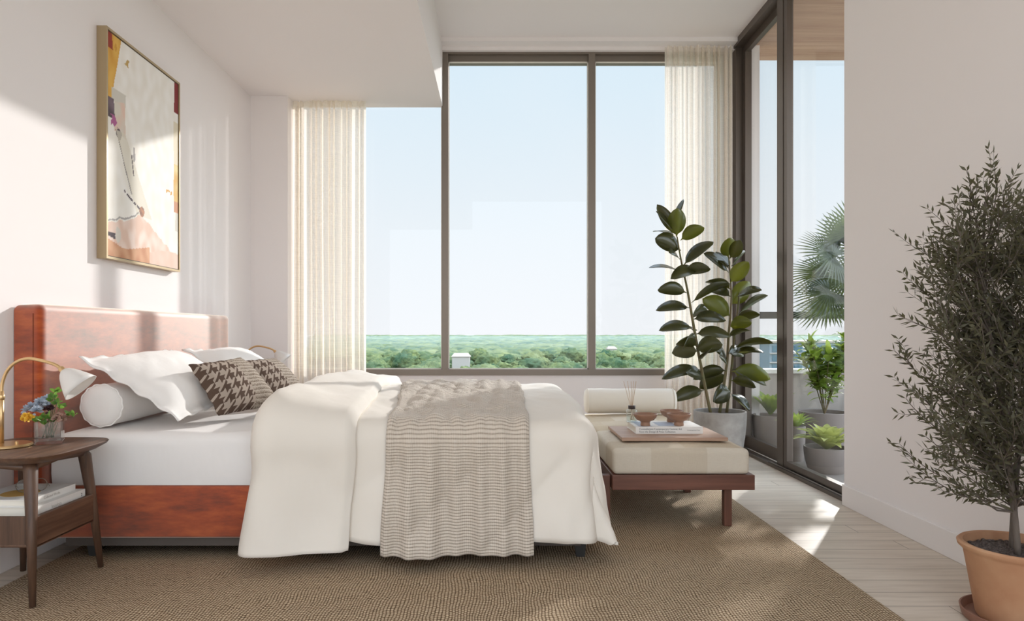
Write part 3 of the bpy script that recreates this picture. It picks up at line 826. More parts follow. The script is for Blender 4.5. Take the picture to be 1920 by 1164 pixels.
# ---------------------------------------------------------------- nightstand
def nightstand(y0, label):
    yc = y0+.235
    t = thing('nightstand', (-1.74, yc, 0), label, 'nightstand', 'walnut nightstands')
    # top: rounded boat shape
    hx, hy = .215, .232
    xm, z0, z1 = -1.737, .500, .530
    def outline(sc, nn=72):
        o = []
        for i in range(nn):
            a = 2*math.pi*i/nn; c, s = math.cos(a), math.sin(a)
            o.append((xm+sc[0]*math.copysign(abs(c)**.42, c), yc+sc[1]*math.copysign(abs(s)**.42, s)))
        return o
    mb = MB(); n = 72; vs = []
    for z, sc in ((z0, (hx-.035, hy-.035)), (z0+.018, (hx-.006, hy-.006)), (z1-.003, (hx, hy)), (z1, (hx-.003, hy-.003))):
        vs += [(x, y, z) for x, y in outline(sc)]
    fs = [(j*n+i, j*n+(i+1) % n, (j+1)*n+(i+1) % n, (j+1)*n+i) for j in range(3) for i in range(n)]
    fs += [tuple(range(n-1, -1, -1)), tuple(range(3*n, 4*n))]
    mb.add(vs, fs); mb.build('top', M['wood'], t, 'auto')
    # legs
    for sx in (-1, 1):
        for sy in (-1, 1):
            zf = RZ+.003 if sx > 0 else .002
            if y0 > 4: zf = .002
            tx, ty = xm+sx*.118, yc+sy*.155; fx_, fy = xm+sx*.155, yc+sy*.200
            pts = [(tx-sx*.02, ty-sy*.02, .503), (tx, ty, .47), (tx+(fx_-tx)*.5, ty+(fy-ty)*.5, .27), (fx_, fy, zf)]
            MB().tube(pts, [.026, .023, .017, .0105], 14).build('leg', M['woodz'], t, True)
            if sy < 0 or True:
                pass
    for sx in (-1, 1):
        pts = [(xm+sx*.118, yc-.155, .482), (xm+sx*.112, yc, .492), (xm+sx*.118, yc+.155, .482)]
        MB().tube(pts, .014, 8).build('apron', M['wood'], t, True)
    for sy in (-1, 1):
        pts = [(xm-.118, yc+sy*.155, .482), (xm, yc+sy*.15, .492), (xm+.118, yc+sy*.155, .482)]
        MB().tube(pts, .014, 8).build('apron', M['woodx'], t, True)
    # open drawer box
    bx0, bx1, by0, by1, bz0, bz1 = xm-.145, xm+.148, yc-.17, yc+.165, .208, .318
    b = MB(); b.rbox(bx0, bx1, by0, by1, bz0, bz0+.012, r=.004); b.build('box_bottom', M['wood'], t)
    b = MB(); b.rbox(bx1-.014, bx1, by0, by1, bz0, bz1, r=.005); b.build('box_side', M['wood'], t)
    b = MB(); b.rbox(bx0, bx0+.014, by0, by1, bz0, bz1, r=.005); b.build('box_side', M['wood'], t)
    b = MB(); b.rbox(bx0+.015, bx1-.015, by0+.001, by0+.015, bz0, bz1-.002, r=.005); b.build('box_front', M['woodz'], t)
    b = MB(); b.rbox(bx0+.015, bx1-.015, by1-.015, by1-.001, bz0, bz1-.002, r=.005); b.build('box_back', M['woodz'], t)
    MB().box(bx0+.015, bx1-.015, by0+.016, by1-.016, bz1-.03, bz1-.012).build('shelf', M['wood'], t)
    return t
nightstand(2.29, 'walnut nightstand with splayed legs in front of the headboard, books inside')
nightstand(4.80, 'walnut nightstand on the far side of the bed, under the second lamp')

# lamps
def lamp(dy, label):
    bx, by, bz = -1.825, 2.52+dy, .530
    t = thing('table_lamp', (bx, by, bz), label, 'lamp', 'brass gooseneck lamps')
    MB().lathe([(1e-6, 0), (.078, 0), (.082, .003), (.082, .008), (.078, .012), (.02, .013), (1e-6, .013)], (bx+.015, by, bz), 48).build('base', M['brass'], t, 'auto')
    MB().lathe([(1e-6, 0), (.006, 0), (.006, .010), (1e-6, .012)], (bx+.06, by-.012, bz+.012), 16).build('switch_knob', M['brass'], t, 'auto')
    px = bx-.005
    MB().tube([(px, by, bz+.012), (px, by, bz+.205)], .0085, 16).build('pole', M['brass'], t, True)
    MB().lathe([(.0085, 0), (.0115, .004), (.0115, .018), (.007, .024)], (px, by, bz+.172), 16).build('collar', M['brass'], t, True)
    pts = [(px, by, bz+.19), (px+.004, by, bz+.235), (px+.022, by, bz+.28), (px+.055, by, bz+.312), (px+.10, by, bz+.325), (px+.155, by, bz+.316), (px+.200, by, bz+.302), (px+.224, by, bz+.285)]
    # smooth
    def cr(P4, n=6):
        o = []
        for i in range(len(P4)-1):
            p0 = Vector(P4[max(i-1, 0)]); p1 = Vector(P4[i]); p2 = Vector(P4[i+1]); p3 = Vector(P4[min(i+2, len(P4)-1)])
            for j in range(n):
                q = j/n; o.append(.5*((2*p1)+(-p0+p2)*q+(2*p0-5*p1+4*p2-p3)*q*q+(-p0+3*p1-3*p2+p3)*q**3))
        o.append(Vector(P4[-1])); return o
    MB().tube(cr(pts), .006, 12).build('gooseneck', M['brass'], t, True)
    ax = Vector((.66, .10, -.70)).normalized(); s0 = Vector(pts[-1])
    MB().lathe([(.006, -.012), (.011, -.006), (.011, .012), (.014, .02)], s0, 20, ax).build('socket', M['brass'], t, True)
    prof = [(.010, .004), (.020, .012), (.030, .024), (.042, .045), (.054, .07), (.064, .094), (.062, .094), (.048, .069), (.038, .045), (.028, .026), (.018, .014), (.010, .007)]
    MB().lathe(prof, s0, 48, ax).build('shade', M['shade'], t, True)
lamp(0, 'brass gooseneck table lamp with white bell shade beside the flower vase')
lamp(2.42, 'brass gooseneck lamp on the far side of the bed, beyond the pillows')

# vase with flowers
vx, vy, vz = -1.705, 2.60, .531
vt = thing('flower_vase', (vx, vy, vz), 'small square clear glass vase filled with mixed flowers', 'vase')
def rotbox(cx, cy, a, hx, hy, z0, z1, r=.003):
    mb = MB(); mb.rbox(-hx, hx, -hy, hy, z0, z1, r=r, seg=2)
    for v in mb.v:
        x, y = v.x, v.y; v.x = cx+x*math.cos(a)-y*math.sin(a); v.y = cy+x*math.sin(a)+y*math.cos(a)
    return mb
va = math.radians(28)
vm = rotbox(vx, vy, va, .046, .046, vz, vz+.012)
for q in range(4):
    aa = va+q*math.pi/2; cx, cy = vx+math.cos(aa)*.043, vy+math.sin(aa)*.043
    w2 = rotbox(cx, cy, aa, .003, .0395, vz+.0125, vz+.085, .001); vm.add(w2.v, w2.f)
vm.build('glass_body', M['glass2'], vt)
rotbox(vx, vy, va, .038, .038, vz+.013, vz+.05).build('water', M['water'], vt)
def leafmesh(mb, base, tip, wid, side, arch=.1, n=8, fold=.15, up=None, shape=None, back=.0):
    base, tip = Vector(base), Vector(tip); d = tip-base; L = d.length
    side = Vector(side); side = (side-d*side.dot(d)/d.dot(d)).normalized()
    nn = d.normalized().cross(side)
    if up is None: up = Vector((0, 0, 1))
    if nn.dot(up) < 0: nn = -nn
    vs = []
    for i in range(n+1):
        q = i/n
        w = shape(q) if shape else math.sin(math.pi*min(1, q**.8))**.75*(1-.15*q)
        w = max(w, .02)*wid/2
        c = base+d*q+up*arch*L*math.sin(math.pi*q*.95)
        e = nn*fold*w
        vs += [c-side*w+e, c, c+side*w+e]
    fs = []
    for i in range(n):
        a = i*3; fs += [(a, a+1, a+4, a+3), (a+1, a+2, a+5, a+4)]
    mb.add(vs, fs)
rf = random.Random(5)
def V3(px, py, y): return P(px, py, y)
def rsph(rad=1):
    while True:
        v = Vector((rf.uniform(-1, 1), rf.uniform(-1, 1), rf.uniform(-1, 1)))
        if .1 < v.length <= 1: return v.normalized()*rad
def petals(mb, c, r, n, w, upb=.3):
    for _ in range(n):
        d = rsph(); d.z = abs(d.z)*.8+upb*.3 if rf.random() < .8 else d.z; d.normalize()
        b = Vector(c)+d*r*.25; leafmesh(mb, b, Vector(c)+d*r, w, rsph(), .1, 4, .3)
m_ = MB()
for (px, py, y) in ((60, 765, 2.58), (75, 757, 2.57), (68, 772, 2.54), (84, 763, 2.62), (52, 770, 2.6), (88, 750, 2.64)): petals(m_, P(px, py, y), .026, 46, .011)
m_.build('blue_blossom', M['fl_blue'], vt)
m_ = MB()
for (px, py, y) in ((50, 782, 2.55), (56, 786, 2.53), (47, 788, 2.57)): petals(m_, P(px, py, y), .02, 30, .014)
m_.build('yellow_blossom', M['fl_yel'], vt)
m_ = MB()
for (px, py, y) in ((88, 770, 2.56), (93, 766, 2.58)): petals(m_, P(px, py, y), .018, 24, .016)
m_.build('burgundy_blossom', M['fl_dark'], vt)
m_ = MB()
for (px, py, y) in ((110, 781, 2.56), (117, 784, 2.58), (105, 786, 2.54)): petals(m_, P(px, py, y), .018, 26, .016)
m_.build('dusty_pink_blossom', M['fl_pink'], vt)
m_ = MB()
stm = MB()
for (px, py, y) in ((100, 745, 2.6), (106, 757, 2.58), (112, 765, 2.57), (90, 785, 2.52), (78, 788, 2.5), (84, 795, 2.51), (98, 790, 2.54), (70, 790, 2.52), (130, 779, 2.6), (138, 781, 2.62), (104, 736, 2.62), (96, 752, 2.6)):
    c = P(px, py, y); stm.tube([(vx+rf.uniform(-.02, .02), vy+rf.uniform(-.02, .02), vz+.02), (vx*.6+c.x*.4, vy*.6+c.y*.4, vz+.09), c], .0015, 5)
    for _ in range(5):
        d = rsph(); d.z = abs(d.z)+.2; d.normalize(); leafmesh(m_, c, c+d*rf.uniform(.018, .032), .015, rsph(), .1, 6)
m_.build('foliage', M['fl_leaf'], vt, True); stm.build('stems', M['stem'], vt, True)

# books helper --------------------------------------------------------
def book(name, x0, x1, y0, y1, z0, z1, label, group=None, rot=0, cover='paper'):
    c = ((x0+x1)/2, (y0+y1)/2, z0)
    t = thing(name, c, label, 'book', group)
    ct = .0025
    cv = MB(); cv.box(x0, x1, y0, y1, z0, z0+ct); cv.box(x0, x1, y0, y1, z1-ct, z1)
    return t, cv, ct
# nightstand books: spine on +X side
nb_z = .3062
def nbook(x0, x1, y0, y1, z0, z1, label):
    t, cv, ct = book('book', x0, x1, y0, y1, z0, z1, label, 'books in the nightstand')
    cv.box(x1-.003, x1, y0, y1, z0+ct, z1-ct); cv.build('cover', M['paper'], t)
    MB().box(x0+.004, x1-.003, y0+.004, y1-.004, z0+ct, z1-ct).build('pages', M['pages'], t)
    return t
b1 = nbook(-1.862, -1.612, 2.388, 2.672, nb_z, nb_z+.034, 'large white book lying lowest in the nightstand with a dark spine mark')
text('spine_mark', '2', .018, M['ink'], b1, (-1.6117, 2.644, nb_z+.011), (0, 1, 0), (0, 0, 1))
text('spine_title', 'Interiors', .016, M['faint'], b1, (-1.6117, 2.47, nb_z+.011), (0, 1, 0), (0, 0, 1))
zz = nb_z+.0342
b2 = nbook(-1.868, -1.640, 2.395, 2.655, zz, zz+.024, 'smaller white book on top, gold disc on its cover')
text('spine_title', 'Collected Works', .013, M['faint'], b2, (-1.6397, 2.47, zz+.008), (0, 1, 0), (0, 0, 1))
MB().lathe([(1e-6, 0), (.062, 0), (.062, .0006), (1e-6, .0006)], (-1.745, 2.5, zz+.024), 40).build('cover_disc', M['ochre'], b2)
gz = zz+.0252
gt = thing('eyeglasses', (-1.72, 2.5, gz), 'round thin-rimmed eyeglasses resting on the small white book', 'eyeglasses')
fr_ = MB(); ctr = [Vector((-1.735, 2.50, gz+.024)), Vector((-1.690, 2.525, gz+.024))]
dv = (ctr[1]-ctr[0]).normalized(); upv = Vector((0, 0, 1))
for c in ctr:
    fr_.tube([c+dv*.022*math.cos(a)+upv*.0225*math.sin(a) for a in [2*math.pi*i/32 for i in range(33)]], .0012, 6, False)
fr_.tube([ctr[0]+dv*.022+upv*.006, (ctr[0]+ctr[1])/2+upv*.012, ctr[1]-dv*.022+upv*.006], .0012, 6)
fr_.build('rim', M['wire'], gt, True)
pd = Vector((-dv.y, dv.x, 0))
for c in ctr:
    ln = MB(); vs = [c]+[c+dv*.0215*math.cos(2*math.pi*i/32)+upv*.022*math.sin(2*math.pi*i/32) for i in range(32)]
    ln.add(vs, [(0, 1+i, 1+(i+1) % 32) for i in range(32)]); ln.build('lens', M['glass2'], gt, solid=.001)
for s, c in ((-1, ctr[0]), (1, ctr[1])):
    e = c+dv*.023*s; f_ = e+pd*(.055)-upv*.02
    MB().tube([e, e+pd*.03-upv*.004, f_+pd*.02, f_+pd*.03-upv*.003*1], .0011, 6).build('temple', M['wire'], gt, True)

# ---------------------------------------------------------------- picture
fx0, fx1, fy0, fy1, fz0, fz1 = XL, -1.92, 3.357, 4.137, 1.318, 2.462
pt = thing('framed_painting', (XL, (fy0+fy1)/2, fz0), 'tall abstract painting in a slim champagne frame above the headboard', 'painting')
fm = MB(); w_ = .012
fm.box(fx0+.001, fx1, fy0, fy0+w_, fz0, fz1); fm.box(fx0+.001, fx1, fy1-w_, fy1, fz0, fz1)
fm.box(fx0+.001, fx1, fy0+w_, fy1-w_, fz0, fz0+w_); fm.box(fx0+.001, fx1, fy0+w_, fy1-w_, fz1-w_, fz1)
fm.build('frame', M['gold'], pt)
def painting():
    mb = MB(); NU, NVV = 150, 220
    y0, y1, z0, z1 = fy0+w_+.004, fy1-w_-.004, fz0+w_+.004, fz1-w_-.004
    mb.grid(lambda u, v: Vector((fx1-.006, y0+(y1-y0)*u, z0+(z1-z0)*v)), NU, NVV)
    rust, och, cream, pink, tan_, grey, dk, mar = lin(150, 48, 28), lin(206, 150, 52), lin(232, 226, 216), lin(222, 190, 172), lin(196, 138, 102), lin(206, 200, 188), lin(74, 60, 66), lin(128, 30, 30)
    mg = lin(170, 90, 140)
    col = []
    def mixc(a, b, t): t = max(0, min(1, t)); return tuple(a[i]*(1-t)+b[i]*t for i in range(4))
    for j in range(NVV+1):
        for i in range(NU+1):
            u, v = i/NU, 1-j/NVV      # v from the top
            n1 = nz(u*4, v*5, 3)*.05; n2 = nz(u*14, v*14, 9); n3 = nz(u*30, v*40, 2)
            c = mixc(cream, lin(240, 236, 230), .5+n2)
            # left ochre / rust strip
            wl = .13*(1-v*2.9)+n1*.5
            if v < .30 and u < wl+.03: c = mixc(och, lin(224, 176, 80), .5+n2)
            if v < .07 and u < .04+n1: c = rust
            # pale grey block and pinkish patch
            if .05 < u-n1*.4 < .23 and .24 < v < .30: c = grey
            if .08 < u-n1*.4 < .22 and .29+n1 < v < .42+u*.1: c = mixc(pink, lin(212, 204, 190), .5+n2*1.2)
            if u < .07+n1 and .29 < v < .38: c = mixc(dk, lin(120, 100, 110), .3+n2)
            if abs(u-(.05+v*.12)+n1) < .045 and .36 < v < .41 and n3 > -.1: c = mg
            if (u-.14)**2*2+(v-.435)**2*4 < .0022+n3*.001: c = dk
            # standing figure-like drips
            lx = .10+.19*(v-.42)/.25
            if .42 < v < .69 and abs(u-lx-n1*.2) < .006: c = dk
            if .42 < v < .78 and lx < u < lx+.12+.25*(v-.42): c = mixc(c, lin(214, 206, 188), .7)
            if .46 < v < .53 and abs(u-.335) < .012+n3*.01: c = mixc(c, dk, .6)
            if .50 < v < .60 and abs(u-.30-(v-.5)*.3) < .006: c = dk
            if abs((v-.69)-(u-.2)*.28-n1*.3) < .006 and .2 < u < .47 and n3 > -.15: c = dk
            if (u-.44)**2+(v-.755)**2*2 < .0012: c = mixc(tan_, dk, .3+n3)
            # ochre wall on the right edge
            if u > .935+n1*.3 and v < .16: c = mar
            if u > .93+n1*.3 and .21 < v < .44: c = mixc(lin(212, 196, 160), c, .3)
            if u > .93+n1*.3 and .44 <= v < .64: c = mixc(och, lin(220, 200, 140), .5+n2)
            if u > .93+n1*.3 and .64 <= v < .7: c = tan_
            if u > .95+n1*.3 and .7 <= v < .8: c = grey
            if .80 < u < .9 and abs(v-.60-n2*.02) < .012 and n3 > 0: c = och
            # pink hill
            hill = (.845-.075*(u/.45) if u < .45 else .77+.15*((u-.45)/.5))+n1*.35+n2*.02
            if v > hill+.01: c = mixc(pink, lin(236, 214, 202), .4+n2*1.5)
            if abs(v-hill) < .004 and u < .4: c = mixc(c, dk, .6)
            h2 = .915+.03*math.sin(u*5+.4)+n1*.5
            if v > h2 and u < .55: c = mixc(tan_, lin(214, 164, 128), .5+n2*1.5)
            if v > h2+.03 and u >= .55: c = mixc(lin(232, 200, 184), pink, .5+n2)
            if abs(v-.905-n1*.4) < .012+n3*.01 and u < .16: c = dk
            if (u-.13)**2+(v-.90)**2 < .0012+n3*.0006: c = lin(214, 206, 196)
            if (u-.10)**2+(v-.05)**2*.5 < .0002: c = och
            if .2 < u < .28 and .068 < v-.1*u*0 < .10 and n3 > .05: c = lin(190, 156, 90)
            col.append(c)
    mb.col = col
    mb.build('canvas', M['art'], pt)
    MB().box(XL+.003, fx1-.0075, fy0+w_+.001, fy1-w_-.001, fz0+w_+.001, fz1-w_-.001).build('backing', M['black'], pt)
painting()

# ---------------------------------------------------------------- bench
bx0, bx1, by0, by1 = .553, 1.238, 3.275, 4.74
bt = thing('bench', (.9, 4.0, 0), 'low mahogany bench with patchwork beige cushion at the bed foot', 'bench')
MB().rbox(bx0, bx1, by0, by0+.03, .196, .268, r=.004).build('frame_rail', M['mahog'], bt)
MB().rbox(bx0, bx1, by1-.03, by1, .196, .268, r=.004).build('frame_rail', M['mahog'], bt)
MB().rbox(bx0, bx0+.03, by0+.031, by1-.031, .196, .268, r=.004).build('frame_rail', M['mahogy'], bt)
MB().rbox(bx1-.03, bx1, by0+.031, by1-.031, .196, .268, r=.004).build('frame_rail', M['mahogy'], bt)
MB().box(bx0+.031, bx1-.031, by0+.031, by1-.031, .235, .255).build('seat_board', M['mahogy'], bt)
for (x, y, z) in ((1.10, by0+.03, RZ), (1.10, 4.0, RZ), (bx0-.042, by0+.03, RZ), (bx0-.042, 4.0, RZ)):
    MB().rbox(x, x+.038, y, y+.042, z, .2 if x > 1 else .262, r=.004).build('leg', M['mahogz'], bt)
def seatcushion():
    bm = bmesh.new(); bmesh.ops.create_cube(bm, size=1)
    x0, x1, y0, y1, z0, z1 = bx0+.004, bx1-.022, by0+.003, by1-.01, .268, .392
    for v in bm.verts: v.co = Vector(((x0+x1)/2+v.co.x*(x1-x0), (y0+y1)/2+v.co.y*(y1-y0), (z0+z1)/2+v.co.z*(z1-z0)))
    bmesh.ops.bevel(bm, geom=[e for e in bm.edges], offset=.030, segments=6, profile=.6, affect='EDGES')
    bmesh.ops.subdivide_edges(bm, edges=[e for e in bm.edges if e.calc_length() > .2], cuts=12, use_grid_fill=True)
    for v in bm.verts:
        u = (v.co.x-x0)/(x1-x0); w = (v.co.y-y0)/(y1-y0)
        if v.co.z > .35: v.co.z += .012*math.sin(math.pi*u)*math.sin(math.pi*min(1, w))**.5+.002*nz(v.co.x*9, v.co.y*9)
    mb = MB(); mb.bm(bm); return mb.build('seat_cushion', M['patch'], bt, True)
seatcushion()
bolster('bolster', (.60, 4.63, .398+.092), (1.20, 4.63, .398+.092), .083, M['bolster'], 'short cream round bolster at the far end of the bench')

# tray board, book, bowls, diffuser
TZ = .4045
tr = MB(); tr.rbox(.63, 1.165, 3.44, 3.87, TZ, TZ+.018, r=.003)
to = tr.build('tray', M['tray'], None, loc=(.9, 3.65, TZ)); tag(to, 'flat pale walnut board lying on the bench cushion', 'tray')
BZ = TZ+.0183
ang = math.radians(-2)
t = thing('book', (.90, 3.66, BZ), 'large white art book lying on the bench board under three bowls', 'book')
x0, x1, y0, y1, z0, z1 = .725, 1.075, 3.565, 3.815, BZ, BZ+.036
cv = MB(); cv.box(x0, x1, y0, y1, z0, z0+.003); cv.box(x0, x1, y0, y1, z1-.003, z1); cv.box(x0, x1, y0, y0+.003, z0+.003, z1-.003)
cv.build('cover', M['paper'], t)
MB().box(x0+.004, x1-.004, y0+.0032, y1-.005, z0+.003, z1-.003).build('pages', M['pages'], t)
text('spine_title', 'Constellations Contemporary Ceramic Art', .013, M['ink'], t, (x0+.018, y0-.0004, z0+.021), (1, 0, 0), (0, 0, 1), squeeze=.222)
text('spine_title', 'from the Design & Press Collection', .013, M['ink'], t, (x0+.018, y0-.0004, z0+.007), (1, 0, 0), (0, 0, 1), squeeze=.188)
text('spine_publisher', 'Contemporary Press', .007, M['ink'], t, (x0+.268, y0-.0004, z0+.017), (1, 0, 0), (0, 0, 1), squeeze=.066)
art = MB(); art.box(x0+.02, x0+.09, y0+.02, y1-.03, z1, z1+.0005); art.box(x0+.13, x0+.23, y0+.05, y1-.06, z1, z1+.0005)
art.build('cover_print', M['bluep'], t)
BT = BZ+.0362
def bowl(cx, cy, cz, s, label):
    prof = [(1e-6, 0), (.024, 0), (.025, .003), (.024, .012), (.0235, .02), (.028, .024), (.045, .032), (.056, .045), (.061, .058), (.0615, .063), (.0585, .063), (.0565, .057), (.05, .044), (.036, .034), (.015, .029), (1e-6, .028)]
    mb = MB(); mb.lathe([(r*s, z*s) for r, z in prof], (cx, cy, cz), 44)
    o = mb.build('footed_bowl', M['bowl'], None, True, loc=(cx, cy, cz)); tag(o, label, 'bowl', 'footed wooden bowls')
bowl(.785, 3.615, BT, 1.02, 'small footed wooden bowl, leftmost of three, beside the reed diffuser')
bowl(.965, 3.625, BT, 1.02, 'small footed wooden bowl at front right of the white book')
bowl(.965, 3.775, BT, 1.02, 'small footed wooden bowl partly hidden behind the front right bowl')
dx, dy_ = .742, 3.76
dt = thing('reed_diffuser', (dx, dy_, BT), 'clear glass reed diffuser with brown cap standing on the white book', 'diffuser')
MB().lathe([(1e-6, 0), (.030, 0), (.031, .004), (.031, .062), (.028, .070), (.016, .072), (.015, .080), (.012, .080), (.013, .070), (.026, .064), (.027, .008), (1e-6, .006)], (dx, dy_, BT), 32).build('bottle', M['glass2'], dt, True)
MB().lathe([(1e-6, 0), (.026, 0), (.026, .028), (1e-6, .028)], (dx, dy_, BT+.0065), 32).build('scented_oil', M['water'], dt, True)
MB().lathe([(.014, 0), (.0195, 0), (.0195, .018), (.006, .018), (.006, .012), (.014, .012)], (dx, dy_, BT+.073), 32).build('cap', M['capbrown'], dt, True)
for (ax_, ay) in ((-.045, 0), (-.02, .02), (-.006, -.01), (.012, .01), (.02, -.015), (.026, .01)):
    MB().tube([(dx-ax_*.3, dy_-ay*.3, BT+.012), (dx+ax_, dy_+ay, BT+.225)], .0014, 6).build('reed', M['reed'], dt)

# ---------------------------------------------------------------- rubber plant
def pot(name, c, r0, r1, h, mat, parent, rim=.012, n=48, z=0):
    prof = [(1e-6, 0), (r0*.96, 0), (r0, .008)]
    for i in range(1, 9):
        q = i/8; prof.append((r0+(r1-r0)*math.sin(q*math.pi/2)**.9, h*q))
    prof += [(r1-rim*.3, h+.003), (r1-rim, h), (r1-rim*1.1, h-.03), (1e-6, h-.03)]
    return MB().lathe(prof, (c[0], c[1], z), n).build(name, mat, parent, 'auto')
rp = (1.615, 4.95)
rt = thing('rubber_plant', (rp[0], rp[1], 0), 'tall rubber plant with glossy dark leaves in a round concrete pot', 'plant')
pot('pot', rp, .135, .185, .385, M['concrete'], rt)
MB().lathe([(1e-6, 0), (.17, 0), (.168, .006), (1e-6, .014)], (rp[0], rp[1], .352), 32).build('soil', M['soil'], rt, True)
def Q(cx, cy, y): return P(1200+cx/2.646, 360+cy/2.646, y)
def cr(P4, n=6):
    o = []
    for i in range(len(P4)-1):
        p0 = Vector(P4[max(i-1, 0)]); p1 = Vector(P4[i]); p2 = Vector(P4[i+1]); p3 = Vector(P4[min(i+2, len(P4)-1)])
        for j in range(n):
            q = j/n; o.append(.5*((2*p1)+(-p0+p2)*q+(2*p0-5*p1+4*p2-p3)*q*q+(-p0+3*p1-3*p2+p3)*q**3))
    o.append(Vector(P4[-1])); return o
S1 = [(350, 1095), (300, 850), (262, 640), (245, 540), (232, 470), (210, 370), (195, 290), (184, 222)]
S2 = [(395, 1095), (430, 860), (440, 700), (450, 600), (452, 480), (440, 320)]
S3 = [(430, 1095), (452, 900), (470, 700), (488, 560), (492, 500)]
for S, y in ((S1, 4.88), (S2, 4.98), (S3, 5.05)):
    pts = cr([Q(a, b, y+.03*math.sin(i*1.7)) for i, (a, b) in enumerate(S)], 5)
    k = len(pts)
    MB().tube(pts, [.0115-.007*i/k for i in range(k)], 9).build('stem', M['stem'], rt, True)
LV = [(182,222,185,85,95),(178,210,88,68,42),(165,190,82,100,32),(183,130,215,40,12),(200,240,315,182,55),(203,290,80,235,75),(172,225,68,200,20),
(215,365,360,255,45),(205,400,50,380,20),(200,340,145,305,28),(222,400,345,385,45),(285,385,157,432,52),(232,500,93,490,55),(247,575,85,590,45),(255,550,440,462,38),
(262,632,420,640,52),(255,620,330,590,40),(262,672,100,690,45),(265,690,235,680,40),(275,705,445,720,50),(288,790,163,800,72),(283,765,185,755,40),(280,720,215,780,30),
(275,780,405,760,72),(300,880,115,930,46),(305,830,350,780,28),(318,985,165,1035,55),(312,925,230,900,48),
(437,325,440,232,68),(445,330,500,245,38),(440,400,320,310,50),(440,380,380,300,50),(452,370,520,300,24),(448,450,535,350,68),(452,485,330,450,25),(450,520,345,490,40),
(450,560,540,450,92),(452,620,315,535,85),(485,610,630,520,38),(480,520,600,490,26),(478,640,590,610,42),(440,670,550,650,58),(440,720,545,690,22),
(462,775,655,755,34),(465,800,560,790,52),(460,800,610,800,24),(435,835,375,790,36),(436,800,510,810,46),(455,890,640,930,72),(430,885,270,930,55),(425,905,300,975,95),
(452,935,570,970,38),(450,990,365,1040,80),(450,1000,540,1085,38),(455,880,620,960,50),(430,850,395,820,36)]
rl_ = random.Random(11); U = 690.0
for i, (ax_, ay, tx, ty, w) in enumerate(LV):
    s1 = i < 28
    yb = 4.88 if s1 else (4.98 if i % 2 else 5.04)
    b = Q(ax_, ay, yb)
    app = math.hypot(tx-ax_, ty-ay)/U; L = .225 if i not in (3,) else .13
    dy = math.sqrt(max(0, L*L-app*app))*(-1 if rl_.random() < .6 else 1)
    if app > L: dy = rl_.uniform(-.05, .05)
    tip = P(1200+tx/2.646, 360+ty/2.646, yb+dy*.8)
    d_ = (tip-b); img = Vector((d_.z, 0, -d_.x))
    if img.length < 1e-4: img = Vector((1, 0, 0))
    img.normalize()
    tip = b+(tip-b)*1.04; w *= 1.18; tw = min(.135, max(.10, w/U*1.0)); ct = max(.12, min(1, (w/U)/tw))
    side = img*ct+Vector((0, 1, 0))*math.sqrt(1-ct*ct)*(1 if rl_.random() < .5 else -1)
    if abs(d_.y) > .1: side = side+Vector((0, 0, 0))
    mb = MB(); leafmesh(mb, b, tip, tw, side, .10 if abs(tx-ax_) > abs(ty-ay) else .02, 12, .16,
                        shape=lambda q: (math.sin(math.pi*min(1, max(0, (q-.08)/.92)**.85))**.6 if q > .08 else .04))
    young = i in (0, 4, 28, 33, 36, 41, 37, 48)
    mb.build('leaf', M['rubber2'] if young else M['rubber'], rt, True, solid=.0015)

# ---------------------------------------------------------------- olive tree
oc = (1.705, 2.235)
ot = thing('olive_tree', (oc[0], oc[1], 0), 'bushy small olive tree in a terracotta pot against the right wall', 'plant')
MB().lathe([(1e-6, .0), (.15, .0), (.158, .006), (.165, .035), (.160, .035), (.150, .012), (1e-6, .012)], (oc[0]+.005, oc[1], 0.0), 48).build('saucer', M['saucer'], ot, 'auto')
MB().lathe([(1e-6, .013), (.112, .013), (.116, .02), (.150, .225), (.158, .235), (.166, .242), (.168, .252), (.162, .258), (.150, .256), (.146, .24), (.144, .222), (1e-6, .222)], (oc[0], oc[1], 0), 64).build('pot', M['terracotta'], ot, 'auto')
gr = MB(); rg_ = random.Random(3)
gr.lathe([(1e-6, 0), (.142, 0), (.142, .006), (1e-6, .010)], (oc[0], oc[1], .223), 40)
for _ in range(420):
    a = rg_.uniform(0, 6.28); r = .138*math.sqrt(rg_.random()); s = rg_.uniform(.004, .008)
    bmm = bmesh.new(); bmesh.ops.create_icosphere(bmm, subdivisions=1, radius=s)
    for v in bmm.verts: v.co = Vector((v.co.x*rg_.uniform(.8, 1.2)+oc[0]+r*math.cos(a), v.co.y*1.1+oc[1]+r*math.sin(a), v.co.z*.8+.231))
    gr.bm(bmm)
go = gr.build('gravel', M['soil'], ot); go['kind'] = 'stuff'
ro_ = random.Random(21)
tk = MB(); tw_ = MB(); lf = MB()
trunks = []
for (px, lean, yy) in ((1903, -14, 0), (1912, 8, .02), (1922, 22, -.02)):
    pts = []
    for i in range(9):
        q = i/8; z = .225+q*1.15
        x = (px-CX)*oc[1]/F+lean*.006*q*1.3+.012*math.sin(q*7+lean); y = oc[1]+yy+.03*math.sin(q*5+lean)+lean*.001*q
        x = min(x, 1.86); pts.append(Vector((x, y, z)))
    trunks.append(pts); tk.tube(cr(pts, 3), [.0105-.0075*i/24 for i in range(25)], 8)
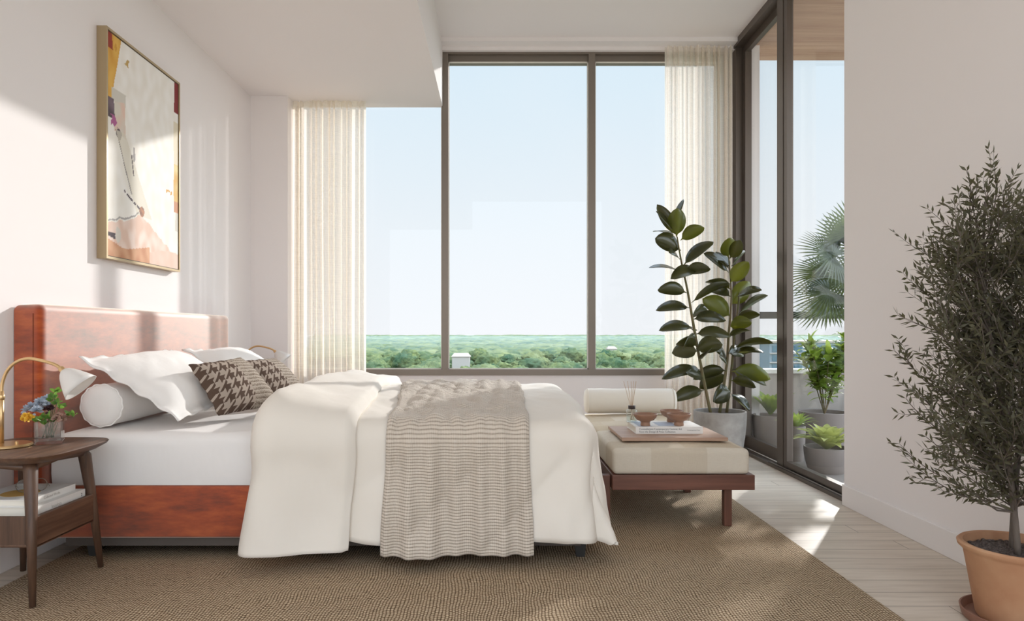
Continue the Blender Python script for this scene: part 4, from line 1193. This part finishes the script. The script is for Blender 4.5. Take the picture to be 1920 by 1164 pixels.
def twig(p, d, L, lvl):
    n = max(4, int(L/.022)); pts = [p]; dd = d.normalized()
    for i in range(n):
        dd = (dd+Vector((ro_.uniform(-.12, .12), ro_.uniform(-.12, .12), ro_.uniform(-.04, .10)))).normalized()
        q = pts[-1]+dd*(L/n)
        if q.x > 1.885: dd.x = -abs(dd.x)*.3; q.x = 1.885
        pts.append(q)
    tw_.tube(pts, [(.0028 if lvl == 0 else .0013)*(1-.6*i/n) for i in range(n+1)], 4, False)
    for i in range(1, n+1):
        if lvl == 0 and i < n*.25: continue
        p_ = pts[i]; t_ = (pts[i]-pts[i-1]).normalized()
        s0 = t_.cross(Vector((ro_.uniform(-1, 1), ro_.uniform(-1, 1), ro_.uniform(-1, 1)))).normalized()
        for sg in (-1, 1):
            dl = (t_*.75+s0*sg*ro_.uniform(.5, 1)).normalized(); LL = ro_.uniform(.024, .040)
            q = p_+dl*LL
            if q.x > 1.90: continue
            sd = dl.cross(Vector((ro_.uniform(-1, 1), ro_.uniform(-1, 1), ro_.uniform(-1, 1)))).normalized()
            w = ro_.uniform(.0034, .005)
            m1 = p_+dl*LL*.45
            o = len(lf.v); lf.v += [p_, m1-sd*w, q, m1+sd*w]; lf.f += [(o, o+1, o+2), (o, o+2, o+3)]
    if lvl < 1:
        for k in range(int(L/.045)):
            i = ro_.randint(max(1, n//4), n-1); t_ = (pts[i]-pts[i-1]).normalized()
            s0 = Vector((ro_.uniform(-1, 1), ro_.uniform(-1, 1), ro_.uniform(-.5, 1))).normalized()
            twig(pts[i], t_*.8+s0*.8, ro_.uniform(.07, .15), lvl+1)
for k in range(165):
    tr_ = trunks[k % 3]; q = ro_.uniform(.14, 1)
    i = min(8, int(q*8)); p = tr_[i]
    a = ro_.uniform(0, 2*math.pi); el = ro_.uniform(.1, .9)+.4*q
    d = Vector((math.cos(a), math.sin(a), math.tan(min(el, 1.2)))).normalized()
    if d.x > .25: d.x *= -.6
    reach = .38*(math.sin(math.pi*min(1, .18+q*.74)))+.03
    twig(p, d, reach*ro_.uniform(.55, 1.0), 0)
# long sprays seen against the wall
for (px, py, Y, z0) in ((1788, 285, 2.2, 6), (1728, 408, 2.15, 5), (1672, 505, 2.1, 4), (1700, 600, 2.12, 4), (1695, 735, 2.1, 3), (1705, 800, 2.1, 2), (1715, 865, 2.12, 2), (1775, 900, 2.15, 1), (1890, 318, 2.3, 7), (1740, 640, 2.3, 3), (1720, 690, 2.3, 3), (1850, 310, 2.25, 7), (1860, 300, 2.15, 6), (1790, 400, 2.2, 5)):
    e = P(px, py, Y); s = trunks[0][z0]
    e = s+(e-s)*.86; s2 = s+(e-s)*.3+Vector((0, 0, -.02)); tw_.tube([s, s2], .003, 5, False); twig(s2, e-s2, (e-s2).length, 0)
tk.build('trunk', M['bark'], ot, True); tw_.build('twigs', M['bark'], ot, True)
fo = lf.build('foliage', M['olive'], ot)
print('olive leaves', len(lf.f)//2)

# ---------------------------------------------------------------- balcony plants
rb = random.Random(31)
def rosette(c, r, n, w, mat, parent, lo=.1, hi=1.2, arch=.18):
    mb = MB()
    for i in range(n):
        a = i*2.39996+rb.uniform(-.2, .2); q = i/n; el = lo+(hi-lo)*q
        L = r*(1-.35*q)*rb.uniform(.85, 1.1)
        d = Vector((math.cos(a)*math.cos(el), math.sin(a)*math.cos(el), math.sin(el)))
        b = Vector(c)+Vector((math.cos(a), math.sin(a), 0))*.012
        leafmesh(mb, b, b+d*L, w, d.cross(Vector((0, 0, 1))), arch, 8, .25, shape=lambda q: math.sin(math.pi*min(1, q**.75))**.8*(1-.1*q)+.08*(1-q))
    return mb.build('foliage', mat, parent, True)
c1 = (2.27, 4.70)
t1 = thing('potted_rosette_plant', (c1[0], c1[1], -.005), 'low pale green rosette plant in a taupe pot just outside the balcony door', 'plant')
pot('pot', c1, .115, .148, .17, M['darkpot'], t1, z=-.005)
MB().lathe([(1e-6, 0), (.13, 0), (1e-6, .01)], (c1[0], c1[1], .136), 24).build('soil', M['soil'], t1)
rosette((c1[0], c1[1], .15), .25, 40, .07, M['rosette'], t1, .12, 1.25)
c2 = (2.60, 5.42)
t2 = thing('potted_shrub', (c2[0], c2[1], -.005), 'leafy bright green shrub in a tall taupe planter behind the rosette plant', 'plant')
pot('pot', c2, .15, .19, .33, M['darkpot'], t2, z=-.005)
MB().lathe([(1e-6, 0), (.17, 0), (1e-6, .01)], (c2[0], c2[1], .292), 24).build('soil', M['soil'], t2)
def bush(c, rx, ry, z0, z1, n, L, w, mat, parent, stems=9, lean=(0, 0)):
    mb = MB(); st = MB()
    for s_ in range(stems):
        a = rb.uniform(0, 6.28); hh = z0+(z1-z0)*rb.uniform(.6, 1)
        e = Vector((c[0]+lean[0]+rx*.7*math.cos(a), c[1]+lean[1]+ry*.7*math.sin(a), hh)); b = Vector((c[0], c[1], c[2]))
        mid = b*.5+e*.5+Vector((0, 0, .06)); pts = cr([b, mid, e], 6); st.tube(pts, .004, 5, False)
        for k in range(n//stems):
            q = rb.uniform(.3, 1); p = pts[int(q*(len(pts)-1))]
            d = Vector((rb.uniform(-1, 1), rb.uniform(-1, 1), rb.uniform(-.3, .7))).normalized()
            b2 = p+d*.02; leafmesh(mb, b2, b2+d*L*rb.uniform(.7, 1.1), w, d.cross(Vector((0, 0, 1)))+Vector((0, 0, .001)), .12, 6, .2)
    st.build('stems', M['stem'], parent, True); return mb.build('foliage', mat, parent, True)
bush((c2[0], c2[1], .30), .28, .20, .42, .96, 560, .11, .05, M['lush'], t2, 12, (.02, 0))
c3 = (2.25, 5.62)
t3_ = thing('potted_leafy_plant', (c3[0], c3[1], -.005), 'broad-leaved green plant outside the glass behind the rubber plant', 'plant')
pot('pot', c3, .11, .14, .28, M['darkpot'], t3_, z=-.005)
rosette((c3[0], c3[1], .28), .24, 26, .07, M['lush'], t3_, .75, 1.2, .1)
c4 = (2.235, 5.10)
t4 = thing('potted_spider_plant', (c4[0], c4[1], -.005), 'strappy dark green plant left of the bright shrub on the balcony', 'plant')
pot('pot', c4, .05, .065, .26, M['darkpot'], t4, z=-.005)
rosette((c4[0], c4[1], .25), .17, 40, .022, M['lush'], t4, .15, 1.2, .15)
# fan palm
pc = (3.22, 5.58)
t5 = thing('fan_palm', (pc[0], pc[1], -.005), 'tall fan palm with spiky fronds on the balcony, rising above the rail', 'palm')
pot('pot', pc, .17, .22, .42, M['darkpot'], t5, z=-.005)
MB().tube([(pc[0], pc[1], .3), (pc[0]+.01, pc[1], .8), (pc[0]-.01, pc[1], 1.25)], [.035, .03, .025], 10).build('trunk', M['bark'], t5, True)
def frond(hub, dirv, up, R0, spread=2.3, n=36):
    hub, dirv, up = Vector(hub), Vector(dirv).normalized(), Vector(up)
    sidev = dirv.cross(up).normalized(); upn = sidev.cross(dirv)
    mb = MB(); s = Vector((pc[0], pc[1], 1.22))
    mb.tube(cr([s, (s+hub)/2+Vector((0, 0, .08)), hub], 5), .006, 6, False)
    for i in range(n):
        a = -spread+2*spread*i/(n-1)
        d = dirv*math.cos(a)+sidev*math.sin(a)
        L = R0*(1-.25*abs(a)/spread)*rb.uniform(.9, 1.05)
        tip = hub+d*L+Vector((0, 0, -.22*L*L/R0))
        leafmesh(mb, hub, tip, .017, upn.cross(d), .06, 7, .3, up=upn, shape=lambda q: math.sin(math.pi*min(1, .12+q*.88))**.6)
    mb.build('frond', M['palm'], t5, True)
Yp = 5.2
for (px, py, y, dv_, up_, r_) in ((1560, 478, 5.5, (-.85, -.1, .45), (.3, -.8, .6), .38), (1576, 452, 5.65, (-.3, 0, 1), (.2, -1, .2), .34), (1556, 550, 5.45, (-.8, -.3, -.35), (-.2, -.7, .6), .36),
                                (1590, 520, 5.6, (-.9, .1, .1), (0, -.9, .6), .42), (1600, 430, 5.5, (.3, 0, 1), (0, -1, .2), .34), (1610, 560, 5.4, (.3, -.4, -.3), (0, -.6, .8), .35),
                                (1640, 500, 5.5, (1, 0, .3), (0, -.5, .9), .35), (1545, 512, 5.7, (-.9, .2, .0), (.2, -.8, .6), .34), (1552, 575, 5.7, (-.95, .1, -.2), (0, -.5, .9), .32),
                                (1660, 440, 5.6, (.6, .1, .6), (-.5, -.5, .6), .36), (1680, 560, 5.4, (.9, -.3, -.2), (0, -.4, .9), .36), (1625, 470, 5.6, (.1, .3, .9), (0, -.8, .5), .36)):  # farthest-right fronds are unseen, added to shade the rug
    frond(P(px, py, y), dv_, up_, r_)

# ---------------------------------------------------------------- landscape
rt_ = random.Random(77)
gp = MB(); gp.add([(-1800, 90, -26), (2600, 90, -26), (2600, 3600, -26), (-1800, 3600, -26)], [(0, 1, 2, 3)])
struct(gp.build('ground_outside', M['treeg']))
def crown(seed, sub=4, r=1):
    bmm = bmesh.new(); bmesh.ops.create_icosphere(bmm, subdivisions=sub, radius=r)
    for v in bmm.verts:
        n = v.co.normalized(); a = noise.noise(n*1.6+Vector((seed, 0, 0))); b = noise.noise(n*4+Vector((seed, 3, 0))); c = noise.noise(n*9+Vector((0, seed, 0)))
        v.co = n*r*(1+.20*a+.22*b+.16*c); v.co.z *= .72
    return bmm
def treebase(seed):
    e = tag(bpy.data.objects.new('tree', None), 'rounded green tree crown in the woodland far below the window', 'tree', 'woodland treetops below the window')
    COL.objects.link(e)
    mb = MB(); mb.bm(crown(seed, 4, 6.5))
    for v in mb.v: v.z += 9
    mb.build('crown', M['treeg'], e, True)
    MB().tube([(0, 0, 0), (0, 0, 7)], [.5, .3], 6).build('trunk', M['bark'], e)
    return e
bases = [treebase(s) for s in (1.3, 4.1, 7.7, 11.2)]
spots = []; tries = 0
Y = 215.0
while len(spots) < 240 and Y < 700:
    for _ in range(26):
        x = rt_.uniform(-.215*Y, .56*Y); y = Y+rt_.uniform(0, 12); sc_ = rt_.uniform(.62, 1.2)
        if 90 < x < 165 and 236 < y < 290: continue
        if any(math.hypot(x-h_[0], y-h_[1]) < h_[2]+7.5*sc_ for h_ in ((-20, 391, 7), (87, 524, 3))): continue
        if all((x-p[0])**2+(y-p[1])**2 > (8.6*(sc_+p[2]))**2*.8 for p in spots[-90:]): spots.append((x, y, sc_))
    Y += 8
Y += 12
for i, (x, y, s) in enumerate(spots):
    o = bases[i] if i < 4 else copy_tree(bases[i % 4])
    o.location = (x, y, -26); o.scale = (s, s, s*rt_.uniform(.85, 1.12)*.92); o.rotation_euler = (0, 0, rt_.uniform(0, 6.28))
# beyond: woodland as one mass
wd = MB(); y = Y+14; print('trees', len(spots), Y); proto = []
for s in range(5):
    b_ = crown(s*2.7, 2, 1); b_.verts.index_update()
    proto.append(([v.co.copy() for v in b_.verts], [tuple(v.index for v in f.verts) for f in b_.faces])); b_.free()
while y < 3400:
    st = 10+(y-300)*.011; x = -.26*y
    while x < .62*y:
        vs, fs = proto[rt_.randint(0, 4)]; r = st*rt_.uniform(.55, .95); cx, cy2 = x+rt_.uniform(-.3, .3)*st, y+rt_.uniform(-.4, .4)*st
        zc = -20.5+rt_.uniform(-1.5, 2.0)+2*nz(cx*.004, cy2*.004)+6*sm(2000, 3350, cy2)
        hz = min(r, 6.5)
        wd.add([Vector((v.x*r+cx, v.y*r+cy2, v.z*hz+zc)) for v in vs], fs); x += st*rt_.uniform(.8, 1.6)
    y += st*.95
wdo = wd.build('woodland', M['treeg'], None, True); tag(wdo, 'hazy blue-green woodland stretching to the horizon', 'woodland', kind='stuff')
# scattered pale houses
for i, (px, py, Yh, w, lab) in enumerate(((864, 668.5, 388, 5, 'small pale house among the trees, left of the middle mullion'), (1148, 654, 520, 3.5, 'tiny white house roof among trees in the right window'))):
    c = P(px, py, Yh)
    h = thing('house', (c.x, c.y, -26), lab, 'house')
    MB().box(c.x-w, c.x+w, c.y, c.y+8, -26, c.z).build('walls', M['town'], h)
    MB().add([(c.x-w-.5, c.y-.5, c.z), (c.x+w+.5, c.y-.5, c.z), (c.x+w+.5, c.y+8.5, c.z), (c.x-w-.5, c.y+8.5, c.z), (c.x-w+1, c.y+4, c.z+2.0), (c.x+w-1, c.y+4, c.z+2.0)],
             [(0, 1, 5, 4), (3, 4, 5, 2), (0, 4, 3), (1, 2, 5), (0, 3, 2, 1)]).build('roof', M['broof'], h)
# office block seen through the door
ob = thing('office_building', (118, 262, -26), 'blue-grey office block with rows of windows seen through the balcony door', 'building')
X0, X1, YY = 100, 152, 250
MB().box(X0, X1, YY+.6, YY+26, -26, -2.6).build('walls', M['bwall'], ob)
MB().box(X0-.6, X1+.6, YY-.2, YY+26.6, -2.6, -1.9).build('roof', M['broof'], ob)
for fl in range(5):
    z = -6.0-fl*3.4
    for k in range(13):
        xw = X0+1+k*4.0; MB().box(xw, xw+2.9, YY+.35, YY+.62, z, z+2.3).build('window', M['bglass'], ob)
    MB().box(X0, X1, YY, YY+.6, z-.7, z-.35).build('floor_band', M['town'], ob)
# haze lying over the land
def haze():
    m, nt, out = newmat('morning_haze'); k = N(nt)
    v = k.n('ShaderNodeVolumeScatter', Color=(.175, .225, .29, 1), Density=.0012, Anisotropy=.1)
    k.l(v.outputs[0], out.inputs['Volume']); return m
hzo = MB().box(-1800, 2600, Y+2, 3600, -25.9, -9.5).build('haze', haze()); tag(hzo, 'thin pale blue haze lying over the distant woodland', 'haze', kind='stuff')

# ---------------------------------------------------------------- light
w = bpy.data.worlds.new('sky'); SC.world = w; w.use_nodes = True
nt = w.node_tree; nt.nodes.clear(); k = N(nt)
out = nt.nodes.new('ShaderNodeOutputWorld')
tc = nt.nodes.new('ShaderNodeTexCoord'); sep = nt.nodes.new('ShaderNodeSeparateXYZ'); k.l(tc.outputs['Generated'], sep.inputs[0])
zz_ = k.m('ADD', k.m('MULTIPLY', sep.outputs[2], .9), .1)
c = k.ramp(zz_, [(0, (.50, .52, .48, 1)), (.07, (.62, .64, .62, 1)), (.095, (.92, .945, .985, 1)), (.22, (.87, .93, .985, 1)), (.44, (.73, .88, .99, 1)), (1, (.62, .76, 1.0, 1))])
cl = k.noise(tc.outputs['Generated'], 3, 4, .55)
c = k.mix(k.m('MULTIPLY', k.m('SUBTRACT', cl, .45), .5), c, (.96, .96, .99, 1))
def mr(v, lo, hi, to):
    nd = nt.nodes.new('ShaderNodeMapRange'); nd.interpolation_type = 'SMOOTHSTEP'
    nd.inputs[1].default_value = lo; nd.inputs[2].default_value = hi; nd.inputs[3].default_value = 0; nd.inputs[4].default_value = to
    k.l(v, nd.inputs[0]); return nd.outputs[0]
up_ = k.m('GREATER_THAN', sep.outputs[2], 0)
sky_fill = k.m('ADD', k.m('ADD', 1.0, mr(k.m('MULTIPLY', sep.outputs[1], -1), .1, .9, 1.6)), k.m('ADD', mr(sep.outputs[2], .42, .72, 3.7), k.m('MULTIPLY', up_, mr(sep.outputs[0], .56, .8, 3.2))))  # extra sky brightness added out of view, overhead, right and behind, to fill room
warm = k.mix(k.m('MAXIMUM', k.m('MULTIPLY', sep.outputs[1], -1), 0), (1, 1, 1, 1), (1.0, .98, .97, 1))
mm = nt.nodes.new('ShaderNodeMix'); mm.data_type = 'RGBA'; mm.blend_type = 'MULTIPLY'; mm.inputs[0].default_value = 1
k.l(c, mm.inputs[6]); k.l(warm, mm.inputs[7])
bg = nt.nodes.new('ShaderNodeBackground'); k.l(mm.outputs[2], bg.inputs[0]); k.l(sky_fill, bg.inputs[1])
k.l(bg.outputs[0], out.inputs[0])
sd = bpy.data.lights.new('sun', 'SUN'); sd.energy = 3.2; sd.angle = .022; sd.color = (1, .975, .95)
so_ = bpy.data.objects.new('sun', sd); COL.objects.link(so_)
so_.rotation_euler = Vector((-1, -1.5, -.644)).to_track_quat('-Z', 'Y').to_euler()

cam = bpy.data.cameras.new('camera'); co = bpy.data.objects.new('camera', cam); COL.objects.link(co)
co.location = (0, 0, CH); co.rotation_euler = (math.pi/2, 0, 0)
cam.sensor_width = 36; cam.lens = F/1920*36; cam.shift_x = (960-CX)/1920; cam.shift_y = -(582-CY)/1920
cam.clip_end = 6000; cam.clip_start = .05
SC.camera = co
vs_ = SC.view_settings; vs_.view_transform = 'Standard'; vs_.look = 'None'; vs_.gamma = 1; vs_.exposure = 0; vs_.use_curve_mapping = False
SC.cycles.max_bounces = 10; SC.cycles.diffuse_bounces = 6; SC.cycles.transparent_max_bounces = 24; SC.cycles.glossy_bounces = 4
SC.cycles.transmission_bounces = 6; SC.cycles.volume_bounces = 1; SC.cycles.sample_clamp_indirect = 6
SC.cycles.use_denoising = True
